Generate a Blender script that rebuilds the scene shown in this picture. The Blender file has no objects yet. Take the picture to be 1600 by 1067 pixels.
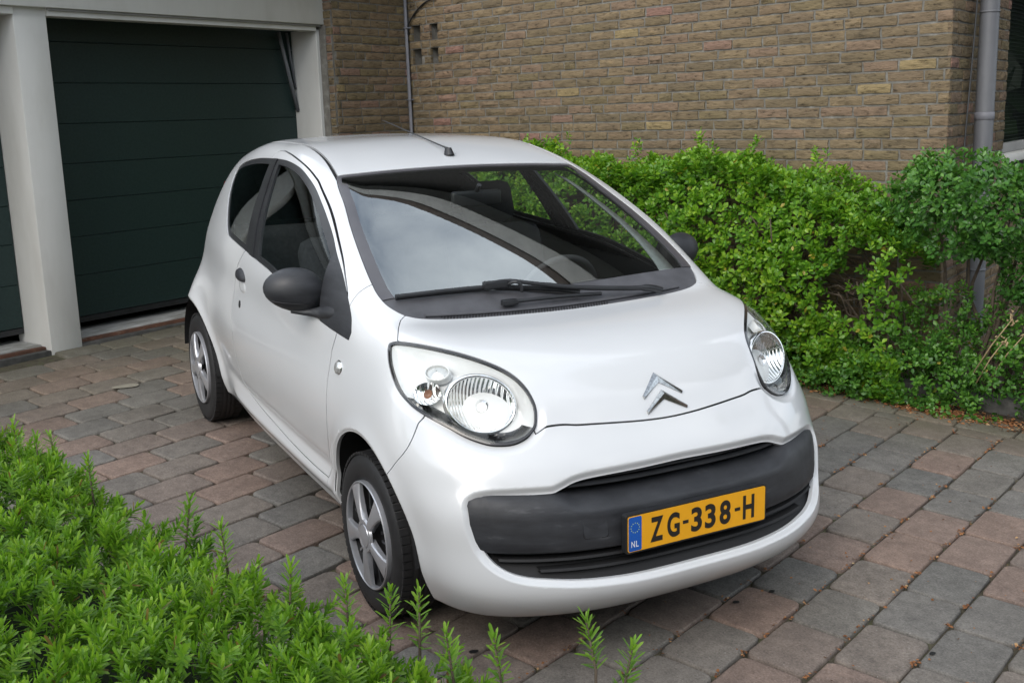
import bpy, bmesh, math, random
import numpy as np
from mathutils import Matrix, Vector
random.seed(7); rng=np.random.default_rng(7)
SC=bpy.context.scene; COL=SC.collection
R=math.radians
# ------------------------------------------------------------------ camera, world, light
CAM=np.array([3.19231892,-1.98180415,1.82215312])
c_r=Vector((0.48002954,0.87725060,0.00173797)); c_u=Vector((-0.22070243,0.11884997,0.96807289)); c_f=Vector((-0.84903597,0.46508716,-0.25066283))
cd=bpy.data.cameras.new("camera"); cam=bpy.data.objects.new("camera",cd); COL.objects.link(cam)
cd.sensor_width=36; cd.lens=1727.8337/1600*36; cd.clip_start=.05; cd.clip_end=400
m=Matrix.Identity(4)
for i in range(3): m[i][0]=c_r[i]; m[i][1]=c_u[i]; m[i][2]=-c_f[i]; m[i][3]=CAM[i]
cam.matrix_world=m; SC.camera=cam
SUN_EL,SUN_AZ=38.0,-58.0        # azimuth of the direction towards the sun, from +x, degrees
W=bpy.data.worlds.new("World"); SC.world=W; W.use_nodes=True
nt=W.node_tree; nt.nodes.clear()
def N(t,**k):
    n=nt.nodes.new(t)
    for a,b in k.items(): setattr(n,a,b)
    return n
L=lambda a,b: nt.links.new(a,b)
wo=N('ShaderNodeOutputWorld'); bg=N('ShaderNodeBackground'); bg.inputs[1].default_value=.138
sky=N('ShaderNodeTexSky',sky_type='NISHITA'); sky.sun_disc=False; sky.sun_elevation=R(SUN_EL); sky.sun_rotation=R(90-SUN_AZ); sky.air_density=1.0; sky.dust_density=2.0
tc=N('ShaderNodeTexCoord'); mp=N('ShaderNodeMapping'); mp.inputs['Scale'].default_value=(1,1,2.2)
no=N('ShaderNodeTexNoise'); no.inputs['Scale'].default_value=2.6; no.inputs['Detail'].default_value=7; no.inputs['Roughness'].default_value=.55
cr=N('ShaderNodeValToRGB'); cr.color_ramp.elements[0].position=.33; cr.color_ramp.elements[0].color=(.30,.30,.30,1); cr.color_ramp.elements[1].position=.68; cr.color_ramp.elements[1].color=(1,1,1,1)
no2=N('ShaderNodeTexNoise'); no2.inputs['Scale'].default_value=1.3; no2.inputs['Detail'].default_value=4
cr2=N('ShaderNodeValToRGB'); cr2.color_ramp.elements[0].position=.30; cr2.color_ramp.elements[0].color=(4.6,5.1,5.6,1); cr2.color_ramp.elements[1].position=.7; cr2.color_ramp.elements[1].color=(11.5,11.9,12.3,1)
mx=N('ShaderNodeMixRGB')
mxf=N('ShaderNodeMath',operation='MULTIPLY'); mxf.inputs[1].default_value=.94
L(tc.outputs['Generated'],mp.inputs[0]); L(mp.outputs[0],no.inputs['Vector']); L(mp.outputs[0],no2.inputs['Vector'])
L(no.outputs['Fac'],cr.inputs[0]); L(cr.outputs[0],mxf.inputs[0]); L(mxf.outputs[0],mx.inputs[0]); L(sky.outputs[0],mx.inputs[1]); L(no2.outputs['Fac'],cr2.inputs[0]); L(cr2.outputs[0],mx.inputs[2])
L(mx.outputs[0],bg.inputs[0]); L(bg.outputs[0],wo.inputs[0])
sl=bpy.data.lights.new("sun",'SUN'); sl.energy=1.0; sl.angle=R(40); sl.color=(1,.96,.9)
so=bpy.data.objects.new("sun",sl); COL.objects.link(so)
sd_=Vector((math.cos(R(SUN_EL))*math.cos(R(SUN_AZ)),math.cos(R(SUN_EL))*math.sin(R(SUN_AZ)),math.sin(R(SUN_EL))))
so.rotation_euler=sd_.to_track_quat('Z','Y').to_euler(); so.location=(0,0,12)
SC.view_settings.view_transform='Standard'; SC.view_settings.look='None'; SC.view_settings.exposure=0.66; SC.view_settings.gamma=1; SC.view_settings.use_curve_mapping=False
SC.render.engine='CYCLES'; SC.cycles.max_bounces=10; SC.cycles.transparent_max_bounces=24; SC.cycles.caustics_reflective=False; SC.cycles.caustics_refractive=False
SC.cycles.use_denoising=True
# ------------------------------------------------------------------ materials
def mat(name): 
    M=bpy.data.materials.new(name); M.use_nodes=True; M.node_tree.nodes.clear(); return M
class G:
    def __init__(s,M): s.t=M.node_tree
    def n(s,t,**k):
        x=s.t.nodes.new(t)
        for a,b in k.items():
            if a.startswith('i_'): x.inputs[a[2:].replace('_',' ')].default_value=b
            else: setattr(x,a,b)
        return x
    def l(s,a,b): s.t.links.new(a,b)
    def ramp(s,src,stops):
        r=s.n('ShaderNodeValToRGB'); e=r.color_ramp.elements
        while len(e)<len(stops): e.new(.5)
        for q,(p,c) in zip(e,stops): q.position=p; q.color=(*c,1) if len(c)==3 else c
        s.l(src,r.inputs[0]); return r.outputs[0]
    def noise(s,vec,scale,detail=5,rough=.55):
        x=s.n('ShaderNodeTexNoise'); x.inputs['Scale'].default_value=scale; x.inputs['Detail'].default_value=detail; x.inputs['Roughness'].default_value=rough
        if vec is not None: s.l(vec,x.inputs['Vector'])
        return x.outputs['Fac']
    def mix(s,f,a,b,mode='MIX'):
        x=s.n('ShaderNodeMixRGB',blend_type=mode)
        for i,v in enumerate((f,a,b)):
            if hasattr(v,'links') or hasattr(v,'is_linked'): s.l(v,x.inputs[i])
            else: x.inputs[i].default_value=v if i==0 else (*v,1)
        return x.outputs[0]
    def math(s,op,a,b=0):
        x=s.n('ShaderNodeMath',operation=op)
        for i,v in enumerate((a,b)):
            if hasattr(v,'is_linked'): s.l(v,x.inputs[i])
            else: x.inputs[i].default_value=v
        return x.outputs[0]
def principled(name,col=(.5,.5,.5),rough=.5,metal=0,coat=0,noise=None,bump=None,spec=.5,coatr=.05,var=.12,coord='Object'):
    M=mat(name); g=G(M); o=g.n('ShaderNodeOutputMaterial'); b=g.n('ShaderNodeBsdfPrincipled')
    b.inputs['Base Color'].default_value=(*col,1); b.inputs['Roughness'].default_value=rough; b.inputs['Metallic'].default_value=metal
    b.inputs['Coat Weight'].default_value=coat; b.inputs['Coat Roughness'].default_value=coatr; b.inputs['Specular IOR Level'].default_value=spec
    g.l(b.outputs[0],o.inputs[0]); tc=g.n('ShaderNodeTexCoord').outputs[coord]
    if noise:
        f=g.noise(tc,noise); c=g.ramp(f,[(.25,tuple(x*(1-var) for x in col)),(.75,tuple(min(1,x*(1+var)) for x in col))]); g.l(c,b.inputs['Base Color'])
    if bump:
        f=g.noise(tc,bump[0],3); bp=g.n('ShaderNodeBump'); bp.inputs['Strength'].default_value=bump[1]; bp.inputs['Distance'].default_value=bump[2]; g.l(f,bp.inputs['Height']); g.l(bp.outputs[0],b.inputs['Normal'])
    return M
def glassmat(name,tint,refl=1.6,rough=.0):
    M=mat(name); g=G(M); o=g.n('ShaderNodeOutputMaterial'); t=g.n('ShaderNodeBsdfTransparent'); t.inputs[0].default_value=(*tint,1)
    gl=g.n('ShaderNodeBsdfGlossy'); gl.inputs['Roughness'].default_value=rough; gl.inputs['Color'].default_value=(.95,1,1,1)
    lw=g.n('ShaderNodeLayerWeight'); lw.inputs[0].default_value=.5; r0=((refl-1)/(refl+1))**2
    fr=g.math('ADD',r0,g.math('MULTIPLY',1-r0,g.math('POWER',lw.outputs['Facing'],5)))      # both faces of a thin pane reflect alike
    mx=g.n('ShaderNodeMixShader'); g.l(fr,mx.inputs[0]); g.l(t.outputs[0],mx.inputs[1]); g.l(gl.outputs[0],mx.inputs[2]); g.l(mx.outputs[0],o.inputs[0])
    return M
MT={}
def build_mats():
    # car paint: white with road film in noise
    M=mat('white_paint'); g=G(M); o=g.n('ShaderNodeOutputMaterial'); b=g.n('ShaderNodeBsdfPrincipled'); tc=g.n('ShaderNodeTexCoord').outputs['Object']
    f=g.noise(tc,1.7,6); c=g.ramp(f,[(.3,(.615,.630,.643)),(.7,(.652,.667,.680))])
    g.l(c,b.inputs['Base Color']); b.inputs['Roughness'].default_value=.32; b.inputs['Coat Weight'].default_value=.9; b.inputs['Coat Roughness'].default_value=.02; b.inputs['Coat IOR'].default_value=1.5
    g.l(g.ramp(g.noise(tc,5,5),[(.3,(.28,)*3),(.75,(.36,)*3)]),b.inputs['Roughness'])
    bp=g.n('ShaderNodeBump'); bp.inputs['Strength'].default_value=.03; bp.inputs['Distance'].default_value=.0015; g.l(g.noise(tc,420,1),bp.inputs['Height']); g.l(bp.outputs[0],b.inputs['Coat Normal'])
    g.l(b.outputs[0],o.inputs[0]); MT['paint']=M
    # matt black plastic, weathered paler on upward faces by streaky wear noise
    M=mat('black_plastic'); g=G(M); o=g.n('ShaderNodeOutputMaterial'); b=g.n('ShaderNodeBsdfPrincipled'); tc=g.n('ShaderNodeTexCoord').outputs['Object']
    mp=g.n('ShaderNodeMapping'); mp.inputs['Scale'].default_value=(1,1,5); g.l(tc,mp.inputs[0])
    c=g.ramp(g.noise(mp.outputs[0],6,6,.65),[(.35,(.016,.017,.020)),(.62,(.030,.032,.037)),(.78,(.085,.088,.094))]); g.l(c,b.inputs['Base Color'])
    g.l(g.ramp(g.noise(tc,12,4),[(.3,(.42,)*3),(.7,(.6,)*3)]),b.inputs['Roughness'])
    bp=g.n('ShaderNodeBump'); bp.inputs['Strength'].default_value=.25; bp.inputs['Distance'].default_value=.0006; g.l(g.noise(tc,900,2),bp.inputs['Height']); g.l(bp.outputs[0],b.inputs['Normal'])
    g.l(b.outputs[0],o.inputs[0]); MT['plastic']=M
    MT['dark']=principled('dark_recess',(.008,.008,.009),.7,noise=20)
    MT['trim']=principled('trim_black',(.018,.019,.021),.38,noise=15,var=.3)
    MT['frit']=principled('frit_border',(.075,.072,.08),.30,noise=8,coat=.6,var=.15)
    MT['cowl']=principled('cowl_plastic',(.075,.076,.084),.5,noise=14,bump=(700,.2,.0005),var=.25)
    MT['rubber']=principled('tyre_rubber',(.016,.016,.017),.62,noise=25,bump=(160,.3,.0008),var=.35)
    MT['silver']=principled('silver_wheel_paint',(.50,.51,.54),.33,metal=.6,noise=9,coat=.3,var=.12)
    MT['chrome']=principled('chrome',(.85,.86,.87),.06,metal=1,noise=30,var=.04)
    MT['emblem']=principled('emblem_dark_reflection',(.42,.43,.43),.10,metal=1,noise=120,var=.35)  # chrome colour darkened to stand in for dark reflections in the badge
    MT['glossblack']=principled('gloss_black',(.01,.01,.011),.15,coat=.7,noise=10,var=.3)
    M=mat('reflector'); g=G(M); o=g.n('ShaderNodeOutputMaterial'); b=g.n('ShaderNodeBsdfPrincipled'); tc=g.n('ShaderNodeTexCoord').outputs['Object']
    b.inputs['Base Color'].default_value=(.90,.91,.91,1); b.inputs['Metallic'].default_value=1; b.inputs['Roughness'].default_value=.09
    wv=g.n('ShaderNodeTexWave',wave_type='BANDS',bands_direction='Y'); wv.inputs['Scale'].default_value=26; wv.inputs['Distortion'].default_value=.6; g.l(tc,wv.inputs['Vector'])
    bp=g.n('ShaderNodeBump'); bp.inputs['Strength'].default_value=.55; bp.inputs['Distance'].default_value=.004; g.l(wv.outputs['Fac'],bp.inputs['Height']); g.l(bp.outputs[0],b.inputs['Normal']); g.l(b.outputs[0],o.inputs[0]); MT['reflector']=M
    MT['lampbody']=principled('lamp_housing_silver',(.80,.82,.83),.35,metal=.0,noise=12,coat=.4,var=.05)
    MT['amber']=principled('amber_bulb',(.26,.12,.06),.25,noise=10)
    MT['redlens']=principled('tail_lamp_red',(.25,.012,.012),.12,coat=.8,noise=10)
    MT['lens']=glassmat('lamp_lens',(.97,.97,.955),1.42,.0)
    MT['ribbed']=principled('ribbed_lens',(.62,.63,.62),.12,metal=.6,noise=60,bump=(120,.6,.002),var=.15)
    MT['glass']=glassmat('windscreen_glass',(.93,.97,.95),3.5)
    MT['sideglass']=glassmat('side_glass',(.90,.95,.93),1.5)
    MT['headliner']=principled('grey_trim_cloth',(.70,.75,.72),.9,noise=40,bump=(400,.2,.001))
    MT['dashm']=principled('dashboard_plastic',(.06,.06,.066),.7,noise=30,bump=(500,.2,.0008))
    MT['seat']=principled('seat_cloth',(.022,.023,.027),.95,noise=60,bump=(600,.3,.001),var=.4)
    MT['yellow']=principled('plate_yellow',(.83,.39,.008),.42,noise=30,coat=.25,var=.04)
    MT['blue']=principled('plate_blue',(.008,.095,.43),.4,noise=30,var=.05)
    MT['ink']=principled('plate_black_lettering',(.014,.012,.010),.5,noise=30)
    MT['whiteink']=principled('plate_white_lettering',(.75,.77,.8),.5,noise=30,var=.03)
    MT['yellowstar']=principled('plate_star_yellow',(.45,.62,.30),.5,noise=30,var=.03)
    MT['white_wood']=None
build_mats()
# ------------------------------------------------------------------ helpers
def mesh_obj(name,V,F,material=None,parent=None,smooth=True,normals=None,mats=None,midx=None):
    me=bpy.data.meshes.new(name)
    V=np.asarray(V,np.float32); 
    if isinstance(F,np.ndarray):
        n=len(F);k=F.shape[1]
        me.vertices.add(len(V)); me.vertices.foreach_set('co',V.ravel())
        me.loops.add(n*k); me.loops.foreach_set('vertex_index',F.astype(np.int32).ravel())
        me.polygons.add(n); me.polygons.foreach_set('loop_start',np.arange(0,n*k,k,dtype=np.int32)); me.polygons.foreach_set('loop_total',np.full(n,k,np.int32))
        me.update(calc_edges=True)
    else:
        me.from_pydata([tuple(map(float,v)) for v in V],[],[tuple(map(int,f)) for f in F]); me.update()
    if smooth: me.polygons.foreach_set('use_smooth',np.ones(len(me.polygons),bool))
    for x in (mats or ([material] if material else [])): me.materials.append(x)
    if midx is not None: me.polygons.foreach_set('material_index',np.asarray(midx,np.int32))
    me.validate(clean_customdata=False)
    if normals is not None and len(normals)==len(me.vertices):
        me.normals_split_custom_set_from_vertices(np.asarray(normals,float).tolist())
    o=bpy.data.objects.new(name,me); COL.objects.link(o)
    if parent is not None: o.parent=parent
    return o
def bm_obj(name,bm,material,parent=None,smooth=False,angle=None):
    me=bpy.data.meshes.new(name); bmesh.ops.recalc_face_normals(bm,faces=bm.faces[:]); bm.to_mesh(me); bm.free()
    if material is not None: me.materials.append(material)
    if smooth or angle:
        me.polygons.foreach_set('use_smooth',np.ones(len(me.polygons),bool))
        if angle: me.set_sharp_from_angle(angle=R(angle))
    o=bpy.data.objects.new(name,me); COL.objects.link(o)
    if parent is not None: o.parent=parent
    return o
def thing(name,label,cat,M=None,group=None):
    o=bpy.data.objects.new(name,None); COL.objects.link(o); o.empty_display_size=.1
    if M is not None: o.matrix_world=M
    o['label']=label; o['category']=cat
    if group:o['group']=group
    return o
def tag(o,label,cat,group=None,kind=None):
    if label:o['label']=label
    if cat:o['category']=cat
    if group:o['group']=group
    if kind:o['kind']=kind
    return o
def add_box(bm,x0,x1,y0,y1,z0,z1,bev=0,M=None):
    b2=bmesh.new(); r=bmesh.ops.create_cube(b2,size=1)
    for v in b2.verts: v.co=Vector(((x0+x1)/2+v.co.x*(x1-x0),(y0+y1)/2+v.co.y*(y1-y0),(z0+z1)/2+v.co.z*(z1-z0)))
    if bev: bmesh.ops.bevel(b2,geom=b2.edges[:],offset=bev,segments=1 if bev<.004 else 2,affect='EDGES',profile=.5)
    if M is not None: bmesh.ops.transform(b2,matrix=M,verts=b2.verts[:])
    me=bpy.data.meshes.new('t'); b2.to_mesh(me); b2.free(); bm.from_mesh(me); bpy.data.meshes.remove(me)
def box(name,x0,x1,y0,y1,z0,z1,material,parent=None,bev=.003,M=None):
    bm=bmesh.new(); add_box(bm,x0,x1,y0,y1,z0,z1,bev,M); return bm_obj(name,bm,material,parent,smooth=bool(bev),angle=35 if bev else None)
def tube(pts,rad,seg=10,closed=False,caps=True):
    P=[np.array(p,float) for p in pts]; n=len(P); rad=[rad]*n if np.isscalar(rad) else rad
    V=[];F=[]; up=None
    for i in range(n):
        t=(P[min(i+1,n-1)]-P[max(i-1,0)]); t/=np.linalg.norm(t)+1e-9
        if up is None: up=np.array([0,0,1.]) if abs(t[2])<.9 else np.array([1.,0,0])
        a=np.cross(t,up); a/=np.linalg.norm(a)+1e-9; b=np.cross(a,t); up=b
        for k in range(seg):
            q=2*math.pi*k/seg; V.append(P[i]+rad[i]*(math.cos(q)*a+math.sin(q)*b))
    for i in range(n-1):
        for k in range(seg): F.append((i*seg+k,i*seg+(k+1)%seg,(i+1)*seg+(k+1)%seg,(i+1)*seg+k))
    if caps: F.append(tuple(range(seg-1,-1,-1))); F.append(tuple((n-1)*seg+k for k in range(seg)))
    return V,F
def tube_obj(name,pts,rad,material,parent=None,seg=10):
    V,F=tube(pts,rad,seg); o=mesh_obj(name,V,F,material,parent); o.data.set_sharp_from_angle(angle=R(50)); return o
def join_vf(parts):
    V=[];F=[];o=0
    for v,f in parts:
        V+=list(v);F+=[tuple(i+o for i in q) for q in f];o+=len(v)
    return V,F
def lathe(profile,seg=48,axis='y',a0=0,a1=2*math.pi):
    # profile: list of (axial, radius); axis y
    V=[];F=[];full=abs(a1-a0-2*math.pi)<1e-6; m=seg if full else seg+1
    for k in range(m):
        q=a0+(a1-a0)*k/seg
        for a,r in profile: V.append((r*math.cos(q),a,r*math.sin(q)))
    n=len(profile)
    for k in range(seg):
        k2=(k+1)%m
        for i in range(n-1): F.append((k*n+i,k*n+i+1,k2*n+i+1,k2*n+i))
    return V,F
def catmull(pts,k=8,closed=False):
    P=np.array(pts,float); n=len(P); out=[]
    for i in range(n if closed else n-1):
        if closed: p0,p1,p2,p3=P[i-1],P[i],P[(i+1)%n],P[(i+2)%n]
        else: p0,p1,p2,p3=P[max(i-1,0)],P[i],P[i+1],P[min(i+2,n-1)]
        for t in np.arange(k)/k:
            out.append(.5*((2*p1)+(-p0+p2)*t+(2*p0-5*p1+4*p2-p3)*t*t+(-p0+3*p1-3*p2+p3)*t**3))
    if not closed: out.append(P[-1])
    return np.array(out)
# ------------------------------------------------------------------ car body surface
def spl(xk,yk):
    xk=np.asarray(xk,float);yk=np.asarray(yk,float);n=len(xk);h=np.diff(xk)
    A=np.eye(n);b=np.zeros(n)
    for i in range(1,n-1):
        A[i,i-1]=h[i-1];A[i,i]=2*(h[i-1]+h[i]);A[i,i+1]=h[i];b[i]=6*((yk[i+1]-yk[i])/h[i]-(yk[i]-yk[i-1])/h[i-1])
    m=np.linalg.solve(A,b)
    s0=(yk[1]-yk[0])/h[0]-h[0]*m[1]/6; s1=(yk[-1]-yk[-2])/h[-1]+h[-1]*m[-2]/6
    def f(x):
        x=np.asarray(x,float);i=np.clip(np.searchsorted(xk,x)-1,0,n-2);xc=np.clip(x,xk[0],xk[-1])
        a=xk[i+1]-xc;c=xc-xk[i];H=h[i]
        y=m[i]*a**3/(6*H)+m[i+1]*c**3/(6*H)+(yk[i]/H-m[i]*H/6)*a+(yk[i+1]/H-m[i+1]*H/6)*c
        return y+np.where(x<xk[0],(x-xk[0])*s0,0)+np.where(x>xk[-1],(x-xk[-1])*s1,0)
    return f
def smax(a,b,k):
    h=np.maximum(k-np.abs(a-b),0)/k
    return np.maximum(a,b)+h*h*h*k/6
def smin(a,b,k): return -smax(-a,-b,k)
def sig(t): return 1/(1+np.exp(-np.clip(t,-40,40)))
ZK=[.15,.22,.30,.40,.55,.70,.85,.95,1.05,1.2,1.35,1.5]; XK=[-2.75,-2.4,-2.0,-1.5,-1.0,-.5,-.1,.25,.55,.85]
ZF=[.15,.22,.30,.42,.53,.60,.66,.75,.85,.95]; XH=[-2.7,-1.5,-.6,-.2,0,.2,.4,.55,.8]
XG=[-2.75,-2.5,-2.2,-1.9,-1.6,-1.3,-1.05,-.86,-.6,-.3,0,.3]; ZR=[.2,.3,.5,.75,.95,1.15,1.35]
WB=[0.7171,0.7335,0.7578,0.7716,0.7976,0.8044,0.7849,0.7749,0.7477,0.6846,0.6028,0.5347]
DL=[-0.1251,-0.0807,-0.0395,-0.0085,-0.0055,-0.0118,-0.0232,-0.0196,-0.0343,-0.0725]
DH=[-0.1664,-0.104,-0.0414,0.0005,0.0217,0.0108,-0.0517,-0.0998,-0.136,-0.1801]
XFv=[0.5984,0.6986,0.7618,0.7477,0.7243,0.684,0.6516,0.5819,0.5165,0.4094]
TH=[1.1444,1.0749,1.0164,0.9908,0.9725,0.9643,0.9373,0.8944,0.78]
TG=[1.2066,1.3217,1.397,1.4495,1.4649,1.471,1.4408,1.3924,1.2807,1.1266,0.9635,0.8055]
XR=[-2.6203,-2.6777,-2.6952,-2.6828,-2.6517,-2.5692,-2.4539]
s_wb=spl(ZK,WB);s_dl=spl(XK,DL);s_dh=spl(XK,DH);s_xf=spl(ZF,XFv);s_th=spl(XH,TH);s_tg=spl(XG,TG);s_xr=spl(ZR,XR)
FA=.6074
def halfw(x,z):
    t=sig((z-.9)/.06); w=s_wb(z)+s_dl(x)*(1-t)+s_dh(x)*t
    for xc,A in((0,.018),(-2.34,.02)):
        r=np.hypot(x-xc,z-.285); w=w+A*np.exp(-((r-.335)/.055)**2)*sig((z-.2)/.05)
    w=w+.0576*np.exp(-((x+2.42)/.3)**2)*sig((.74-z)/.035)
    win=sig((x+1.75)/.04)*sig((-.34-x)/.04)
    return w+win*(.016*np.exp(-((z-.305)/.03)**2)-.010*np.exp(-((z-.385)/.028)**2))
def bodyf(X):
    x,y,z=X[...,0],np.abs(X[...,1]),X[...,2]
    w=halfw(x,z);e=.01; wz=(halfw(x,z+e)-w)/e
    fs=(y-w)/np.sqrt(1+wz**2)
    fh=z-(s_th(x)+.026*y*y)
    xx=x+.0211*y*y; t=s_tg(xx);tx=(s_tg(xx+e)-t)/e
    fg=(z-(t-.0768*y*y*sig((-.6-x)/.15)))/np.sqrt(1+tx**2)
    ft=smin(fh,fg,.03)
    F=s_xf(z)-FA*y**3;fz=(s_xf(z+e)-s_xf(z))/e;fy=FA*3*y**2
    ff=(x-F)/np.sqrt(1+fz**2+fy**2)
    fr=s_xr(z)+.3087*y*y-x
    b=.19+.03*sig((-.2-x)/.1)-z
    d=smax(ft,fs,.16); d=smax(d,ff,.16); d=smax(d,fr,.2)
    return smax(d,b,.03)
def grad(X,e=.0015):
    g=np.zeros_like(X)
    for k in range(3):
        d=np.zeros(3);d[k]=e; g[...,k]=(bodyf(X+d)-bodyf(X-d))/(2*e)
    return g
def surface_net(h=.011):
    lo=np.array([-2.80,-.90,.13]);hi=np.array([.84,.035,1.53]); n=np.ceil((hi-lo)/h).astype(int)+1
    ax=[lo[k]+h*np.arange(n[k]) for k in range(3)]
    # coarse pass to find the blocks near the surface
    s=4; c=[a[::s] for a in ax]; Xc=np.stack(np.meshgrid(*c,indexing='ij'),-1); fc=bodyf(Xc)
    near=np.abs(fc)<h*s*1.8
    f=np.repeat(np.repeat(np.repeat(np.sign(fc),s,0),s,1),s,2)[:n[0],:n[1],:n[2]].copy()
    nf=np.repeat(np.repeat(np.repeat(near,s,0),s,1),s,2)[:n[0],:n[1],:n[2]]
    # repeat assigns blocks to the lower corner; widen
    for k in range(3): nf=nf|np.roll(nf,s,k)|np.roll(nf,-s,k)
    I=np.argwhere(nf); f[nf]=bodyf(lo+I*h)
    ins=f<0
    cnt=np.zeros(tuple(n-1),int); acc=np.zeros(tuple(n-1)+(3,))
    m=n-1
    for ax_ in range(3):
        sl0=[slice(None)]*3;sl1=[slice(None)]*3;sl0[ax_]=slice(0,-1);sl1[ax_]=slice(1,None)
        a=f[tuple(sl0)];b=f[tuple(sl1)];cr=(a<0)!=(b<0)
        E=np.argwhere(cr); t=a[cr]/(a[cr]-b[cr]); Pn=E.astype(float); Pn[:,ax_]+=t
        o=[k for k in range(3) if k!=ax_]
        for d0 in(0,-1):
            for d1 in(0,-1):
                Cc=E.copy();Cc[:,o[0]]+=d0;Cc[:,o[1]]+=d1
                ok=np.all((Cc>=0)&(Cc<m),1)
                np.add.at(cnt,tuple(Cc[ok].T),1); np.add.at(acc,tuple(Cc[ok].T),Pn[ok])
    has=cnt>0; idx=-np.ones(tuple(m),int); idx[has]=np.arange(has.sum())
    V=lo+h*(acc[has]/cnt[has][:,None])
    Q=[]
    for ax_ in range(3):
        sl0=[slice(None)]*3;sl1=[slice(None)]*3;sl0[ax_]=slice(0,-1);sl1[ax_]=slice(1,None)
        a=f[tuple(sl0)];b=f[tuple(sl1)];cr=(a<0)!=(b<0); E=np.argwhere(cr); flip=(a[cr]<0)
        o=[(ax_+1)%3,(ax_+2)%3]
        q=[]
        ok=np.ones(len(E),bool)
        for d0,d1 in((0,0),(-1,0),(-1,-1),(0,-1)):
            Cc=E.copy();Cc[:,o[0]]+=d0;Cc[:,o[1]]+=d1
            k=np.all((Cc>=0)&(Cc<m),1); ok&=k; Cc=np.clip(Cc,0,m-1); q.append(idx[tuple(Cc.T)])
        q=np.stack(q,1); ok&=np.all(q>=0,1); q[~flip]=q[~flip][:,::-1]
        Q.append(q[ok])
    Q=np.concatenate(Q)
    for _ in range(3):
        g=grad(V);v=bodyf(V); st=(v/np.maximum((g*g).sum(1),.2))[:,None]*g; l=np.linalg.norm(st,axis=1,keepdims=True); V=V-st*np.minimum(1,.02/np.maximum(l,1e-9))
    g=grad(V); Nn=g/np.linalg.norm(g,axis=1,keepdims=True)
    T=np.concatenate([Q[:,[0,1,2]],Q[:,[0,2,3]]])
    return V,Nn,T
class MS:
    def __init__(s,V,N,T): s.V,s.N,s.T=V,N,T
    def compact(s):
        u,inv=np.unique(s.T,return_inverse=True); return MS(s.V[u],s.N[u],inv.reshape(-1,3))
def clip(M,g):
    """keep g<=0"""
    V,N_,T=M.V,M.N,M.T
    if len(T)==0: return M
    pos=g>0; k=pos[T].sum(1)
    full=T[k==0]
    newV=[V];newN=[N_];base=len(V);out=[full]; cache={}
    ev=[];
    def cut(a,b):
        nonlocal base
        lo=np.minimum(a,b);hi=np.maximum(a,b); key=lo.astype(np.int64)*len(V)+hi
        u,inv=np.unique(key,return_inverse=True)
        l=u//len(V);h=u%len(V)
        t=(g[l]/(g[l]-g[h]))[:,None]
        nv=V[l]+(V[h]-V[l])*t; nn=N_[l]+(N_[h]-N_[l])*t; nn/=np.linalg.norm(nn,axis=1,keepdims=True)+1e-12
        newV.append(nv);newN.append(nn); r=base+inv; base+=len(u); return r
    one=T[k==1]; two=T[k==2]
    if len(one):
        j=pos[one].argmax(1); r=np.arange(len(one)); a=one[r,j];b=one[r,(j+1)%3];c=one[r,(j+2)%3]
        nE=np.concatenate([a,a]);mE=np.concatenate([b,c]); q=cut(nE,mE); ab=q[:len(a)];ac=q[len(a):]
        q1=np.stack([ab,b,c],1);q2=np.stack([ab,c,ac],1); out+= [q1,q2]
    if len(two):
        j=(~pos[two]).argmax(1); r=np.arange(len(two)); a=two[r,j];b=two[r,(j+1)%3];c=two[r,(j+2)%3]
        q=cut(np.concatenate([a,a]),np.concatenate([b,c])); ab=q[:len(a)];ac=q[len(a):]
        out.append(np.stack([a,ab,ac],1))
    # weld new verts created in the two batches
    Va=np.concatenate(newV);Na=np.concatenate(newN);Ta=np.concatenate(out)
    R_=MS(Va,Na,Ta).compact()
    return weld(R_)
def weld(M,tol=1e-6):
    key=np.round(M.V/tol).astype(np.int64); _,i,inv=np.unique(key,axis=0,return_index=True,return_inverse=True); inv=inv.ravel()
    T=inv[M.T]; ok=(T[:,0]!=T[:,1])&(T[:,1]!=T[:,2])&(T[:,0]!=T[:,2]); return MS(M.V[i],M.N[i],T[ok])
def polysd(P,poly,far=.25):
    """signed distance (negative inside) of 2D points to closed polygon"""
    poly=np.asarray(poly,float); A=poly;B=np.roll(poly,-1,0)
    d=np.full(len(P),far); lo=poly.min(0)-far;hi=poly.max(0)+far; near=np.all((P>lo)&(P<hi),1); Q=P[near]
    if len(Q)==0: return d
    best=np.full(len(Q),9.); ins=np.zeros(len(Q),bool)
    for a,b in zip(A,B):
        e=b-a; w=Q-a; t=np.clip((w@e)/(e@e+1e-12),0,1); dd=((w-t[:,None]*e)**2).sum(1); best=np.minimum(best,dd)
        c=((a[1]>Q[:,1])!=(b[1]>Q[:,1])); 
        with np.errstate(divide='ignore',invalid='ignore'):
            xi=(b[0]-a[0])*(Q[:,1]-a[1])/(b[1]-a[1]+1e-15)+a[0]
        ins^=c&(Q[:,0]<xi)
    s=np.sqrt(best); d[near]=np.where(ins,-s,s); return d
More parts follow.
